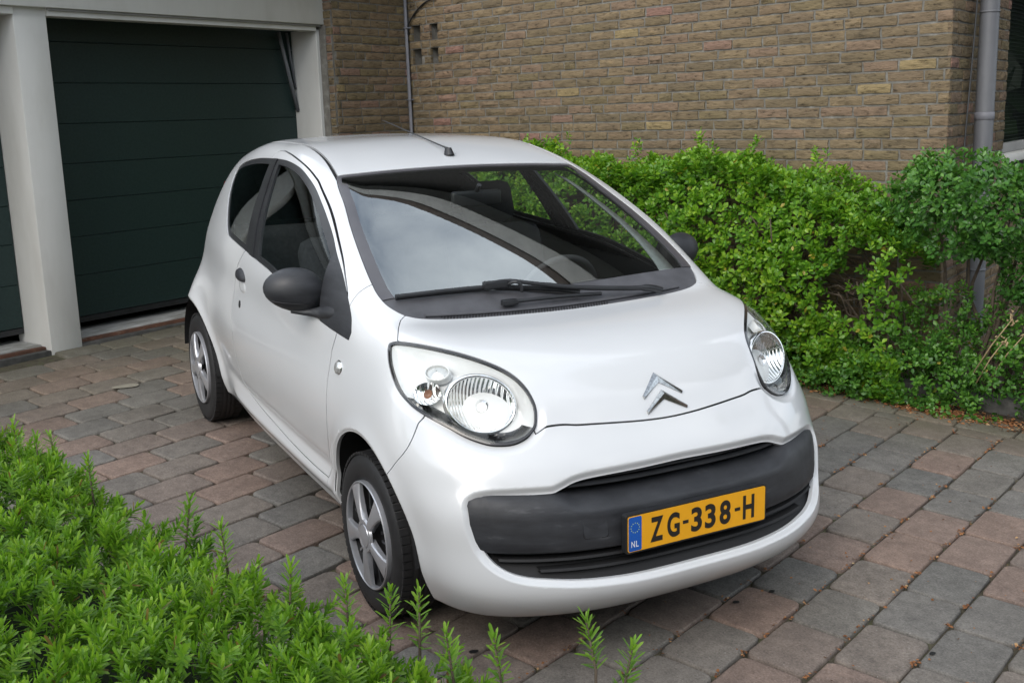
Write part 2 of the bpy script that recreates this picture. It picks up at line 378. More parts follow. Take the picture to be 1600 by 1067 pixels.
def refine(M,mask):
    """split the masked triangles in four, new vertices pulled onto the body surface"""
    keep=M.T[~mask];T=M.T[mask]
    E=np.concatenate([T[:,[0,1]],T[:,[1,2]],T[:,[2,0]]]);E.sort(1); u,inv=np.unique(E,axis=0,return_inverse=True); inv=inv.ravel()
    P=(M.V[u[:,0]]+M.V[u[:,1]])/2; sym=np.abs(P[:,1])<1e-7
    for _ in range(2): g=grad(P);P=P-g*(bodyf(P)/(g*g).sum(1))[:,None]; P[sym,1]=0
    g=grad(P);g[sym,1]=0;g/=np.linalg.norm(g,axis=1,keepdims=True); o=len(M.V);m=len(T); a,b,c=o+inv[:m],o+inv[m:2*m],o+inv[2*m:]
    return MS(np.concatenate([M.V,P]),np.concatenate([M.N,g]),np.concatenate([keep,np.stack([T[:,0],a,c],1),np.stack([a,T[:,1],b],1),np.stack([c,b,T[:,2]],1),np.stack([a,b,c],1)]))
def mirror(M,both=True):
    V=M.V*np.array([1,-1,1]);N_=M.N*np.array([1,-1,1]);T=M.T[:,::-1]
    if not both: return MS(V,N_,T)
    return weld(MS(np.concatenate([M.V,V]),np.concatenate([M.N,N_]),np.concatenate([M.T,T+len(M.V)])),2e-6)
def offset(M,d): return MS(M.V+M.N*d,M.N,M.T)
def flange(M,d=.012):
    """inward return along the open edges, as separate vertices so that the outer skin keeps its normals"""
    T=M.T; E=np.concatenate([T[:,[0,1]],T[:,[1,2]],T[:,[2,0]]]); key=np.sort(E,1); k=key[:,0].astype(np.int64)*len(M.V)+key[:,1]
    u,i,c=np.unique(k,return_index=True,return_counts=True); B=E[i[c==1]]
    # leave out edges on the symmetry plane
    B=B[~((np.abs(M.V[B[:,0],1])<1e-5)&(np.abs(M.V[B[:,1],1])<1e-5))]
    if len(B)==0: return M
    a,b=B[:,0],B[:,1]; va,vb=M.V[a],M.V[b]; ia=va-M.N[a]*d; ib=vb-M.N[b]*d
    n=np.cross(vb-va,ia-va)*-1; l=np.linalg.norm(n,axis=1,keepdims=True); n=n/np.maximum(l,1e-12)
    o=len(M.V);m=len(B); V=np.concatenate([M.V,va,vb,ib,ia]); Nn=np.concatenate([M.N,n,n,n,n]); r=np.arange(m)
    q=np.concatenate([np.stack([o+r+m,o+r,o+r+3*m],1),np.stack([o+r+m,o+r+3*m,o+r+2*m],1)])
    return MS(V,Nn,np.concatenate([T,q]))
def skin(name,M,material,parent,fl=.012):
    K=flange(M,fl) if fl else M
    return mesh_obj(name,K.V,K.T,material,parent,normals=K.N)
# ------------------------------------------------------------------ car outlines (metres, right-hand side, y<0)
WS_TOP=[(-.869,-.527),(-.862,-.445),(-.860,-.313),(-.858,-.177),(-.857,.30)]
WS_SIDE=[(-.778,-.552),(-.665,-.572),(-.532,-.601),(-.41,-.622),(-.304,-.636),(-.231,-.642),(-.185,-.643),(-.135,-.635),(-.097,-.617),(-.067,-.595),(-.047,-.568),(-.033,-.538),(-.019,-.487),(-.006,-.405),(.006,-.258),(.015,-.1),(.017,0),(.014,.1),(.006,.30)]
WS_POLY=np.array(WS_TOP[::-1]+list(map(tuple,catmull([WS_TOP[0]]+WS_SIDE,6)[1:])))
DLO=np.concatenate([catmull([(-1.273,1.022),(-1.359,1.026),(-1.693,1.037),(-1.769,1.051),(-1.821,1.074),(-1.875,1.104),(-1.962,1.154),(-2.034,1.198),(-2.094,1.249),(-2.113,1.294),(-2.04,1.326),(-1.895,1.353),(-1.74,1.373),(-1.567,1.386),(-1.427,1.394),(-1.288,1.396),(-1.134,1.386),(-1.002,1.365),(-.867,1.333),(-.737,1.288),(-.621,1.241),(-.525,1.197),(-.440,1.150),(-.352,1.099),(-.281,1.049),(-.217,.997),(-.190,.967),(-.174,.932)],5),
    catmull([(-.184,.905),(-.275,.912),(-.380,.924),(-.66,.965),(-.928,1.005),(-1.1,1.016)],5)])
LB_d=np.array([2.9,-1.4,1.0]);LB_d/=np.linalg.norm(LB_d); LB_u=np.cross([0,0,1.],LB_d);LB_u/=np.linalg.norm(LB_u); LB_v=np.cross(LB_d,LB_u)
def lampuv(P): return np.stack([P@LB_u,P@LB_v],1)
LAMP3=np.array([(.071,-.682,.951),(.052,-.694,.945),(.047,-.701,.939),(.058,-.710,.927),(.079,-.719,.909),(.105,-.727,.888),(.147,-.734,.861),(.193,-.738,.836),(.233,-.736,.819),(.275,-.728,.802),(.314,-.714,.789),(.356,-.691,.775),(.394,-.664,.760),(.430,-.636,.743),(.460,-.608,.731),(.489,-.574,.722),(.511,-.536,.721),(.523,-.503,.726),(.527,-.472,.738),(.524,-.449,.754),(.520,-.436,.767),(.511,-.428,.787),(.496,-.422,.812),(.477,-.423,.836),(.448,-.429,.863),(.412,-.442,.887),(.376,-.463,.906),(.339,-.491,.921),(.298,-.525,.934),(.257,-.560,.944),(.216,-.595,.951),(.170,-.628,.955),(.124,-.655,.955)])
LAMP=catmull(lampuv(LAMP3),4,True)
GRT=[(-.664,.547),(-.658,.564),(-.643,.578),(-.624,.585),(-.589,.591),(-.511,.596),(-.445,.598)]
GRT2=[(-.433,.600),(-.403,.611),(-.374,.621),(-.332,.628),(-.26,.632),(-.119,.635),(0,.637),(.12,.635),(.30,.632)]
GRB=[(.30,.341),(.1,.3405),(0,.340),(-.194,.340),(-.30,.343),(-.399,.348),(-.483,.356),(-.542,.363),(-.587,.376),(-.620,.397),(-.642,.425),(-.656,.462),(-.665,.505),(-.664,.547)]
GRILLE=np.concatenate([catmull(GRT,5),catmull(GRT2,5),catmull(GRB,5)[:-1]])
HOOD=np.array([(.006,.30),(.014,.1),(.017,0),(.015,-.1),(.006,-.258),(-.006,-.405),(-.019,-.487),(-.033,-.538),(-.047,-.568),(-.067,-.596),(-.046,-.621),(.0,-.648),(.069,-.681),(.14,-.66),(.25,-.58),(.40,-.47),(.50,-.44),(.524,-.440),(.543,-.36),(.557,-.307),(.571,-.22),(.580,-.133),(.584,-.060),(.585,0),(.584,.06),(.56,.30)])
DOOR=np.array([(-.262,.93),(-.276,.904),(-.306,.845),(-.318,.749),(-.325,.650),(-.343,.568),(-.385,.45),(-.425,.345),(-.432,.336),(-.55,.335),(-.707,.338),(-.878,.343),(-1.06,.352),(-1.263,.362),(-1.449,.377),(-1.500,.388),(-1.53,.42),(-1.538,.501),(-1.538,.564),(-1.532,.646),(-1.525,.775),(-1.500,.87),(-1.45,.95),(-1.385,1.01),(-1.36,1.028),(-1.42,1.2),(-1.50,1.33),(-1.556,1.39),(-1.548,1.413),(-1.50,1.421),(-1.446,1.423),(-1.33,1.419),(-1.223,1.410),(-1.12,1.398),(-1.026,1.383),(-.94,1.365),(-.863,1.344),(-.703,1.286),(-.551,1.218),(-.406,1.141),(-.306,1.072),(-.26,1.03),(-.23,.98)])
BSEAM=spl([.15,.35,.45,.52,.589,.630,.674,.713,.756,.80,.9],[.05,.10,.14,.18,.232,.268,.306,.319,.319,.318,.316])
HOOD=np.concatenate([HOOD[:17],catmull(HOOD[17:],6)])
_k=[i for i,p in enumerate(DOOR) if abs(p[0]+1.556)<1e-6][0]; DOOR=np.concatenate([DOOR[:_k],catmull(DOOR[_k:],6)])
def build_car():
    car=thing('parked_car','small white three-door hatchback with black mirrors and yellow number plate parked on the brick driveway','car')
    V,Nn,T=surface_net()
    B=MS(V,Nn,T); B=clip(B,B.V[:,1]); B.V[np.abs(B.V[:,1])<1e-6,1]=0; 
    s=np.abs(B.V[:,1])<1e-6; B.N[s,1]=0; B.N/=np.linalg.norm(B.N,axis=1,keepdims=True)
    B=clip(B,.222-B.V[:,2]+np.where(B.V[:,0]>-.2,-.03,0)*0 - .0) if False else clip(B,(.20-B.V[:,2]))
    arch=lambda P:np.minimum(np.maximum(np.hypot(P[:,0]-.012,P[:,2]-.292)-.347,P[:,1]+.45),np.maximum(np.hypot(P[:,0]+2.335,P[:,2]-.298)-.338,P[:,1]+.45))
    B=clip(B,-arch(B.V))
    g_ws=lambda P:np.maximum(polysd(P[:,:2],WS_POLY),.9-P[:,2])
    g_dlo=lambda P:np.maximum(polysd(P[:,[0,2]],DLO),.5+P[:,1])
    g_lamp=lambda P:np.maximum(polysd(lampuv(P),LAMP),-P[:,0]-.0)
    g_gr=lambda P:np.maximum(polysd(P[:,1:],GRILLE),.4-P[:,0])
    g_hood=lambda P:np.maximum(polysd(P[:,:2],HOOD),.6-P[:,2])
    g_door=lambda P:np.maximum(polysd(P[:,[0,2]],DOOR),.5+P[:,1])
    for it in range(2):
        w=.040/(it+1)
        cV=B.V[B.T].mean(1); q=np.zeros(len(cV),bool)
        for fn in (g_lamp,g_gr): q|=np.abs(fn(cV))<w
        if it==0:
            for fn in (g_ws,g_dlo,g_hood,g_door,arch): q|=np.abs(fn(cV))<.016
        B=refine(B,q)
    def split(M,fn,gap):
        a=clip(M,fn(M.V)+gap); b=clip(M,gap-fn(M.V)); return a,b
    WSm,B=split(B,g_ws,.0012); DL_,B=split(B,g_dlo,.0)
    under=B
    LP,B=split(B,g_lamp,.0012)
    GR,B=split(B,g_gr,.0)
    # pressed-in margins: below the lamp, round the bumper opening and lip of the wheel arches
    def dimple(M,sdf,basis,amp,width,weight=None):
        e=.001; s0=sdf(M.V); g3=np.zeros_like(M.V)
        for k in range(3):
            d=np.zeros(3);d[k]=e; g3[:,k]=(sdf(M.V+d)-sdf(M.V-d))/(2*e)
        g3-=M.N*(g3*M.N).sum(1,keepdims=True)
        t=np.clip(s0/width,0,1); D=amp*(1-t*t*(3-2*t)); dD=-amp*6*t*(1-t)/width
        w=np.ones(len(s0)) if weight is None else weight(M.V)
        Nn=M.N+(w*dD)[:,None]*g3; Nn/=np.linalg.norm(Nn,axis=1,keepdims=True)
        return MS(M.V-M.N*(D*w)[:,None],Nn,M.T)
    B=dimple(B,lambda P:polysd(lampuv(P),LAMP,.3),None,.012,.032,lambda P:sig((.80+.30*np.clip(-.42-P[:,1]-.1,-.1,.3)*0-P[:,2])/.015)*sig((P[:,0]-.1)/.02))
    B=dimple(B,lambda P:np.where(P[:,0]>.3,polysd(P[:,1:],GRILLE,.3),.3),None,.016,.020)
    B=dimple(B,lambda P:np.maximum(arch(P),0),None,.007,.012)
    HD,B=split(B,g_hood,.0017)
    bump=lambda P:BSEAM(P[:,2])-P[:,0]
    BP,B=split(B,bump,.0021)
    DR,B=split(B,g_door,.0022)
    ditch=spl([-2.4,-2.1,-1.7,-1.471,-1.313,-1.049,-.871,-.8],[.455,.458,.460,.468,.480,.502,.527,.536])
    roof=lambda P:np.maximum(np.maximum(-P[:,1]-ditch(P[:,0]),P[:,0]+.80),np.maximum(-2.36-P[:,0],1.25-P[:,2]))
    RF,B=split(B,roof,.0075)
    fend=lambda P:np.where(P[:,2]>.92,-.232,-.435)-P[:,0]
    FD,BS=split(B,fend,.0013)
    # sill ledge stays with the body shell
    paint=MT['paint']
    skin('bonnet',mirror(HD),paint,car); skin('front_bumper',mirror(BP),paint,car); skin('roof',mirror(RF),paint,car)
    skin('body_shell',mirror(BS),paint,car)
    doors=[]
    for sgn in(0,1):
        k=(lambda M:M) if sgn==0 else (lambda M:mirror(M,False))
        skin('front_fender',k(FD),paint,car); doors.append(skin('door',k(DR),paint,car))
    # windscreen: clear pane, printed black border; the cowl behind the bonnet
    sdw=lambda P:polysd(P[:,:2],WS_POLY)
    cowl_line=lambda P:-(P[:,0]-(-.118-.10*P[:,1]**2*0 -.06*np.abs(P[:,1])))   # <0 in front of the line: cowl
    COW,rest=split(WSm,cowl_line,.0)
    pane=lambda P:np.maximum(sdw(P)+np.where(P[:,0]<-.80,.018,.038+.006*sig((P[:,0]+.45)/.06)),0*P[:,0]-1)
    PN,FR=split(rest,pane,.0)
    glass=skin('windscreen',offset(mirror(PN),-.002),MT['glass'],car,0)
    skin('windscreen_border',offset(mirror(FR),-.002),MT['frit'],glass,.006)
    cowl=skin('cowl_panel',offset(mirror(COW),-.006),MT['cowl'],car,.01)
    # side windows
    sdd=lambda P:polysd(P[:,[0,2]],DLO)
    line=lambda P,a,b:((P[:,0]-a[0])*(b[1]-a[1])-(P[:,2]-a[1])*(b[0]-a[0]))/math.hypot(b[0]-a[0],b[1]-a[1])
    for sgn in(0,1):
        k=(lambda M:M) if sgn==0 else (lambda M:mirror(M,False))
        D0=DL_
        qsplit=lambda P:line(P,(-1.372,1.02),(-1.56,1.40))   # >0 rear?
        s0=qsplit(np.array([[-1.9,0,1.2]]))[0]; sg=-1 if s0>0 else 1
        Q,D0=split(D0,lambda P:sg*qsplit(P),.0)
        gl,fr=split(Q,lambda P:sdd(P)+.022,.0)
        o=skin('quarter_window',offset(k(gl),-.004),MT['sideglass'],car,0); skin('window_border',offset(k(fr),-.004),MT['trim'],o,.004)
        psplit=lambda P:line(P,(-1.15,1.02),(-1.43,1.41)); s1=psplit(np.array([[-1.9,0,1.2]]))[0]; sg1=-1 if s1>0 else 1
        PL,D0=split(D0,lambda P:sg1*psplit(P),.0)
        # pillar trim in three upright strips
        st=[( (-1.372,1.02),(-1.56,1.40)),((-1.30,1.02),(-1.52,1.40)),((-1.225,1.02),(-1.475,1.41)),((-1.15,1.02),(-1.43,1.41))]
        for i in range(3):
            a=st[i];b=st[i+1]
            f1=lambda P,a=a:-sg*line(P,*a); f2=lambda P,b=b:sg1*line(P,*b)
            S_=clip(clip(PL,-np.minimum(-f1(PL.V),0)*0+(-1)*(-f1(PL.V))+.0015),np.zeros(0)) if False else clip(PL,f1(PL.V)+.0015)
            S_=clip(S_,f2(S_.V)+.0015)
            if len(S_.T): skin('pillar_trim',offset(k(S_),[-.002,.001,-.004][i]),MT['trim'],doors[sgn] if i else car,.012)
        tri=lambda P:-line(P,(-.40,.90),(-.455,1.16))
        if tri(np.array([[-.2,0,.95]]))[0]>0: tri=lambda P:line(P,(-.40,.90),(-.455,1.16))
        TR,D0=split(D0,tri,.001)
        gl,fr=split(D0,lambda P:sdd(P)+np.where(P[:,2]<1.03,.020,.020),.0)
        o=skin('door_window',offset(k(gl),-.010),MT['sideglass'],doors[sgn],0)
        skin('window_seal',offset(k(fr),-.003),MT['trim'],doors[sgn],.01)
        skin('mirror_mount',offset(k(TR),.001),MT['plastic'],doors[sgn],.01)
    # dark liner behind the gaps and a grey trimmed liner inside the cabin
    U=clip(under,-g_gr(under.V)); U=clip(U,-g_lamp(U.V)-.004); U2=mirror(offset(U,-.016)); mesh_obj('inner_liner',U2.V,U2.T,MT['dark'],car,normals=U2.N)
    cab=clip(under,.97-under.V[:,2]); cab=clip(cab,cab.V[:,0]+.10); cab=mirror(offset(cab,-.034)); mesh_obj('cabin_trim',cab.V,cab.T,MT['headliner'],car,normals=-cab.N)
    # ---------------- lamps
    for sgn in(0,1):
        k=(lambda M:M) if sgn==0 else (lambda M:mirror(M,False)); Y=(lambda p:np.array(p)) if sgn==0 else (lambda p:np.array(p)*np.array([1,-1,1]))
        sdl=lambda P:polysd(lampuv(P),LAMP)
        LN,RM=split(LP,lambda P:sdl(P)+.0075,.0)
        hl=thing('headlight','','' ) ; hl.parent=car
        for key in('label','category'): del hl[key]
        skin('lamp_rim',offset(k(RM),-.001),MT['glossblack'],hl,.03)
        LN2=dimple(LN,lambda P:-(sdl(P)+.0075),None,.006,.03)
        skin('lamp_lens',offset(k(LN2),.000),MT['lens'],hl,0)
        # housing: the same outline sunk 35-60 mm, open where the bowls sit
        HS=clip(LP,sdl(LP.V)+.008); dep=.008+.05*np.clip((-sdl(HS.V)-.008)/.03,0,1)**.7
        HSo=MS(HS.V-HS.N*dep[:,None],HS.N,HS.T)
        e1=HSo.V[HSo.T[:,1]]-HSo.V[HSo.T[:,0]];e2=HSo.V[HSo.T[:,2]]-HSo.V[HSo.T[:,0]];fn=np.cross(e1,e2); vn=np.zeros_like(HSo.V)
        for q in range(3): np.add.at(vn,HSo.T[:,q],fn)
        vn/=np.linalg.norm(vn,axis=1,keepdims=True)+1e-12; HSo.N=vn
        ax0=lampuv(np.array([[.30,-.70,.80]]))[0]; ax1=lampuv(np.array([[.52,-.47,.75]]))[0]; en=np.array([-(ax1-ax0)[1],(ax1-ax0)[0]]); en/=np.linalg.norm(en); en=en if en[1]>0 else -en
        low=lambda P:np.maximum((lampuv(P)-ax0)@en-.020,-(sdl(P)+.034))
        HB=clip(HSo,low(HSo.V)); HSo=clip(HSo,-low(HSo.V)); kb_=k(HB); mesh_obj('lamp_base',kb_.V,kb_.T,MT['glossblack'],hl,normals=kb_.N)
        kk=k(HSo); mesh_obj('lamp_housing',kk.V,kk.T,MT['lampbody'],hl,normals=kk.N)
        def bowl(name,c,ax,r,depth,m,seg=40,inner=.12,ring=None,sq=1.0,ud=None):
            ax=np.array(ax,float);ax/=np.linalg.norm(ax); u=np.cross([0,0,1.],ax) if ud is None else ud-ax*(ud@ax);u/=np.linalg.norm(u);v=np.cross(ax,u)
            Vv=[];Ff=[]; nr=9
            for i in range(nr+1):
                t=inner+(1-inner)*i/nr
                for j in range(seg):
                    q=2*math.pi*j/seg; Vv.append(np.array(c)+r*t*(math.cos(q)*u+sq*math.sin(q)*v)-ax*depth*(1-t*t))
            for i in range(nr):
                for j in range(seg): Ff.append((i*seg+j,i*seg+(j+1)%seg,(i+1)*seg+(j+1)%seg,(i+1)*seg+j))
            Ff.append(tuple(range(seg)))
            o=mesh_obj(name,[Y(p) for p in Vv],[f if sgn==0 else f[::-1] for f in Ff],m,hl)
            if ring:
                pr=[(np.cos(q)*u+sq*np.sin(q)*v) for q in np.linspace(0,2*math.pi,seg+1)]
                prof=[(r*1.0,-.004),(r*1.015,.005),(r*1.09,.007),(r*1.15,.0),(r*1.17,-.02)]
                Vr=[np.array(c)+d*a+ax*b for d in pr[:-1] for a,b in prof]; n=len(prof)
                Fr=[(j*n+i,j*n+i+1,((j+1)%seg)*n+i+1,((j+1)%seg)*n+i) for j in range(seg) for i in range(n-1)]
                mesh_obj('bowl_ring',[Y(p) for p in Vr],Fr,ring,hl)
            return o
        def seat(p,sink,to=None):
            p=np.array(p,float); n_=grad(p[None])[0]; n_/=np.linalg.norm(n_); return p-n_*sink,n_
        c1,n1=seat((.412,-.565,.832),.030); c2,n2=seat((.285,-.692,.848),.026); c3,n3=seat((.262,-.640,.902),.020)
        ud=np.array((.475,-.476,.814))-np.array((.338,-.646,.855)); ud/=np.linalg.norm(ud)
        bowl('main_reflector',c1,n1*.75+np.array([.5,0,0]),.098,.050,MT['reflector'],48,.10,MT['chrome'],.80,ud)
        bowl('bulb_shield',c1-n1*.018,n1+np.array([.5,0,0]),.020,.014,MT['chrome'],20,.05,None,1,ud)
        bowl('side_reflector',c2,n2,.050,.022,MT['reflector'],28,.1,None,.72,ud)
        bowl('indicator_bulb',c2-n2*.004,n2,.015,.012,MT['amber'],16,.05)
        bowl('indicator_lens',c3,n3,.036,-.010,MT['ribbed'],28,.05,MT['lampbody'],.72,ud)
    # ---------------- front bumper insert
    gy=np.linspace(-.70,.70,141); gz=np.linspace(.28,.70,85); GY,GZ=np.meshgrid(gy,gz,indexing='ij'); lo=np.full(GY.shape,.2);hi=np.full(GY.shape,.9)
    for _ in range(22):
        mid=(lo+hi)/2; v=bodyf(np.stack([mid,GY,GZ],-1)); lo=np.where(v<0,mid,lo);hi=np.where(v<0,hi,mid)
    def xfront(y,z):
        a=(y+.70)/.01; b=(z-.28)/.005; i=int(min(max(a,0),139)); j=int(min(max(b,0),83)); a-=i;b-=j
        return (lo[i,j]*(1-a)+lo[i+1,j]*a)*(1-b)+(lo[i,j+1]*(1-a)+lo[i+1,j+1]*a)*b
    gt=np.concatenate([catmull(GRT,5),catmull(GRT2,5)]); gb=catmull(GRB,5)[::-1]
    ptop=lambda y:np.interp(-np.abs(y),gt[:,0],gt[:,1]); pbot=lambda y:np.interp(-np.abs(y),gb[:,0],gb[:,1])
    ys=np.concatenate([np.linspace(-.664,-.60,12),np.linspace(-.59,.59,90),np.linspace(.60,.664,12)])
    def strip(name,prof,m,parent,ylim=.664,clampz=True,par=None):
        """sweep (z, inset) profile across the car following the body front"""
        yy=ys[np.abs(ys)<=ylim+1e-9]; Vv=[];Ff=[]
        for y in yy:
            for z,i in prof:
                zz=min(max(z,pbot(y)-.012),ptop(y)+.012) if clampz else z
                Vv.append((xfront(y,zz)-i,y,zz))
        n=len(prof)
        for a in range(len(yy)-1):
            for b in range(n-1): Ff.append((a*n+b,(a+1)*n+b,(a+1)*n+b+1,a*n+b+1))
        o=mesh_obj(name,Vv,Ff,m,parent); o.data.set_sharp_from_angle(angle=R(40)); return o
    strip('bumper_recess',[(.335,.03),(.42,.085),(.5,.085),(.58,.085),(.645,.03)],MT['dark'],car)
    bar=[(.607,.075),(.603,.048),(.597,.022),(.588,.008),(.574,.001),(.555,.000),(.532,.004),(.515,.006),(.46,.006),(.436,.008),(.426,.016),(.420,.034),(.418,.06)]
    yy=ys; Vv=[];Ff=[]
    for y in yy:
        a=min(max((abs(y)-.36)/.09,0),1); a=a*a*(3-2*a); up_=1-a   # the middle of the bar sits lower, under the upper slot
        for z,i in bar:
            zz=z-(.026*up_ if z>.565 else .018*up_ if z>.54 else .008*up_ if z>.52 else 0); zz=min(max(zz,pbot(y)-.012),ptop(y)+.010)
            ii=i+(.010+.014*up_ if z>.58 else .006)+(.0 if abs(y)<.62 else .004)
            Vv.append((xfront(y,zz)-ii,y,zz))
    n=len(bar)
    for a in range(len(yy)-1):
        for b in range(n-1): Ff.append((a*n+b,(a+1)*n+b,(a+1)*n+b+1,a*n+b+1))
    barobj=mesh_obj('bumper_bar',Vv,Ff,MT['plastic'],car)
    for z0,yl in((.619,.40),(.602,.44)): strip('grille_slat',[(z0+.004,.075),(z0+.004,.030),(z0,.024),(z0-.004,.030),(z0-.004,.075)],MT['trim'],car,yl)
    for z0,yl in((.402,.60),(.372,.50)): strip('grille_slat',[(z0+.006,.08),(z0+.006,.030),(z0,.026),(z0-.004,.032),(z0-.004,.08)],MT['dark'],car,yl)
    # towing-eye cover and the seam beside it
    def patch(name,y0,y1,z0,z1,ins,m,parent,nn=10,rr=.010):
        bm=bmesh.new(); 
        cs=[]
        for cy,cz,a0 in((y1-rr,z1-rr,0),(y0+rr,z1-rr,90),(y0+rr,z0+rr,180),(y1-rr,z0+rr,270)):
            for q in np.linspace(a0,a0+90,5): cs.append((cy+rr*math.cos(R(q)),cz+rr*math.sin(R(q))))
        top=[bm.verts.new((xfront(y,z)-ins,y,z)) for y,z in cs]; bot=[bm.verts.new((xfront(y,z)-ins-.006,y,z)) for y,z in cs]
        bm.faces.new(top)
        for i in range(len(cs)): bm.faces.new((top[i],top[(i+1)%len(cs)],bot[(i+1)%len(cs)],bot[i]))
        return bm_obj(name,bm,m,parent)
    patch('towing_eye_surround',-.377,-.299,.462,.538,.0118,MT['dark'],barobj); patch('towing_eye_cover',-.3745,-.3015,.4645,.5355,.0105,MT['plastic'],barobj)
    # ---------------- number plate
    px,pz,tilt=.7475,.4715,R(-3)
    pl=thing('number_plate','',''); pl.parent=car
    for key in('label','category'): del pl[key]
    pl.matrix_local=Matrix.Translation((px,0,pz))@Matrix.Rotation(tilt,4,'Y')@Matrix(((0,0,1,0),(1,0,0,0),(0,1,0,0),(0,0,0,1)))   # plate x -> car y, plate y -> car z, plate z -> car x
    def rrect(w,h,r,z0,z1,name,m,x0=0,y0=0):
        bm=bmesh.new(); cs=[]
        for sx,sy,a0 in((1,1,0),(-1,1,90),(-1,-1,180),(1,-1,270)):
            for q in np.linspace(a0,a0+90,5): cs.append((x0+sx*(w/2-r)+r*math.cos(R(q)),y0+sy*(h/2-r)+r*math.sin(R(q))))
        t=[bm.verts.new((x,y,z1)) for x,y in cs]; b=[bm.verts.new((x,y,z0)) for x,y in cs]; bm.faces.new(t); bm.faces.new(b[::-1])
        for i in range(len(cs)): bm.faces.new((t[i],b[i],b[(i+1)%len(cs)],t[(i+1)%len(cs)]))
        return bm_obj(name,bm,m,pl)
    rrect(.528,.120,.008,-.022,.0,'plate_holder',MT['trim']); rrect(.516,.109,.006,-.001,.0022,'plate_face',MT['yellow'])
    rrect(.0455,.105,.005,.0,.0027,'country_band',MT['blue'],-.233,0)
    def glyph(ch,cx,cy,w,h,m,name,off=.0,z=.0030):
        cu=bpy.data.curves.new('t','FONT'); cu.body=ch; cu.size=1; cu.offset=off; cu.extrude=0; cu.resolution_u=6
        ob=bpy.data.objects.new('t',cu); COL.objects.link(ob); bpy.context.view_layer.update()
        me=bpy.data.meshes.new_from_object(ob.evaluated_get(bpy.context.evaluated_depsgraph_get())); bpy.data.objects.remove(ob); bpy.data.curves.remove(cu)
        co=np.array([v.co[:] for v in me.vertices]); lo,hi=co.min(0),co.max(0)
        for v in me.vertices: v.co=((v.co.x-lo[0])/(hi[0]-lo[0])*w-w/2,(v.co.y-lo[1])/(hi[1]-lo[1])*h-h/2,0)
        me.materials.append(m); o=bpy.data.objects.new(name,me); COL.objects.link(o); o.parent=pl; o.location=(cx,cy,z); return o
    def dash(cx,cy,w,h): return rrect(w,h,.001,.0024,.0031,'plate_character',MT['ink'],cx,cy)
    for ch,u,w in(('Z',.198,.046),('G',.316,.046),('3',.482,.041),('3',.583,.041),('8',.694,.043),('H',.872,.045)):
        glyph(ch,-.258+.516*u,0,w,.077,MT['ink'],'plate_character',.034)
    dash(-.258+.516*.403,-.0,.021,.0105); dash(-.258+.516*.787,-.0,.021,.0105)
    glyph('N',-.2405,-.031,.0125,.019,MT['whiteink'],'country_letter',.012); glyph('L',-.2255,-.031,.0095,.019,MT['whiteink'],'country_letter',.012)
    for i in range(12):
        bm=bmesh.new(); q=i*math.pi/6; vs=[]
        for j in range(10):
            rr=.0026 if j%2==0 else .0011; a=math.pi/2+j*math.pi/5; vs.append(bm.verts.new((-.233+.0148*math.cos(q)+rr*math.cos(a),.019+.0148*math.sin(q)+rr*math.sin(a),.0030)))
        bm.faces.new(vs); bm_obj('plate_star',bm,MT['yellowstar'],pl)
    # ---------------- chevron emblem on the bonnet nose
    def surf_at(x,y):
        z=.95
        for _ in range(40):
            v=float(bodyf(np.array([x,y,z]))); z-=v*.8
        return z
    EM=[[(.491,0,.862),(.541,.073,.810),(.548,.071,.800),(.519,0,.837)],[(.535,0,.818),(.568,.0745,.770),(.575,.073,.760),(.553,0,.793)]]
    for q in EM:
        bm=bmesh.new(); 
        half=[Vector(p) for p in q]
        pts=[half[0],half[1],half[2],half[3],Vector((half[2].x,-half[2].y,half[2].z)),Vector((half[1].x,-half[1].y,half[1].z))]
        def on(p,h):
            P=np.array(p[:]); 
            for _ in range(6):
                g=grad(P[None])[0];P=P-g*float(bodyf(P))/(g@g)
            g=grad(P[None])[0]; return Vector(P+g/np.linalg.norm(g)*h)
        top=[on(p,.007) for p in pts]; cen=sum(top,Vector())/6
        base=[on(p,-.003) for p in pts]; mid=[on(p,.003) for p in pts]
        rid=[on((half[0]+half[3])/2,.0115),on((half[1]+half[2])/2,.009),on(Vector((((half[1]+half[2])/2).x,-((half[1]+half[2])/2).y,((half[1]+half[2])/2).z)),.009)]
        b=[bm.verts.new(p) for p in base]; m_=[bm.verts.new(p) for p in mid]; r=[bm.verts.new(p) for p in rid]
        for i in range(6): bm.faces.new((b[i],b[(i+1)%6],m_[(i+1)%6],m_[i]))
        # 0 apex top,1 tip outer,2 tip inner,3 apex inner,4 tip inner other,5 tip outer other
        bm.faces.new((m_[0],m_[1],r[1],r[0])); bm.faces.new((m_[1],m_[2],r[1])); bm.faces.new((m_[2],m_[3],r[0],r[1]))
        bm.faces.new((m_[5],m_[0],r[0],r[2])); bm.faces.new((m_[4],m_[5],r[2])); bm.faces.new((m_[3],m_[4],r[2],r[0]))
        bm_obj('chevron_emblem',bm,MT['emblem'],car)
    # ---------------- cowl louvre, wipers, aerial
    def oncar(x,y,h=0,z=1.0):
        P=np.array([x,y,z])
        for _ in range(5):
            v=float(bodyf(P)); P[2]-=v*1.1
        g=grad(P[None])[0]; return P+g/np.linalg.norm(g)*h
    bm=bmesh.new()
    for i in range(58):
        y=-.475+i*.0112*1.0
        if y>.16: break
        for j in range(3):
            x=-.050+.050*(1-(y/.6)**2)*.75+j*.0105-.006; p=oncar(x,y+(j%2)*.0055,-.0048)
            bmesh.ops.create_cone(bm,cap_ends=True,segments=6,radius1=.0036,radius2=.0036,depth=.002,matrix=Matrix.Translation(p))
    bm_obj('cowl_vent_hole',bm,MT['dark'],cowl)['kind']='stuff'
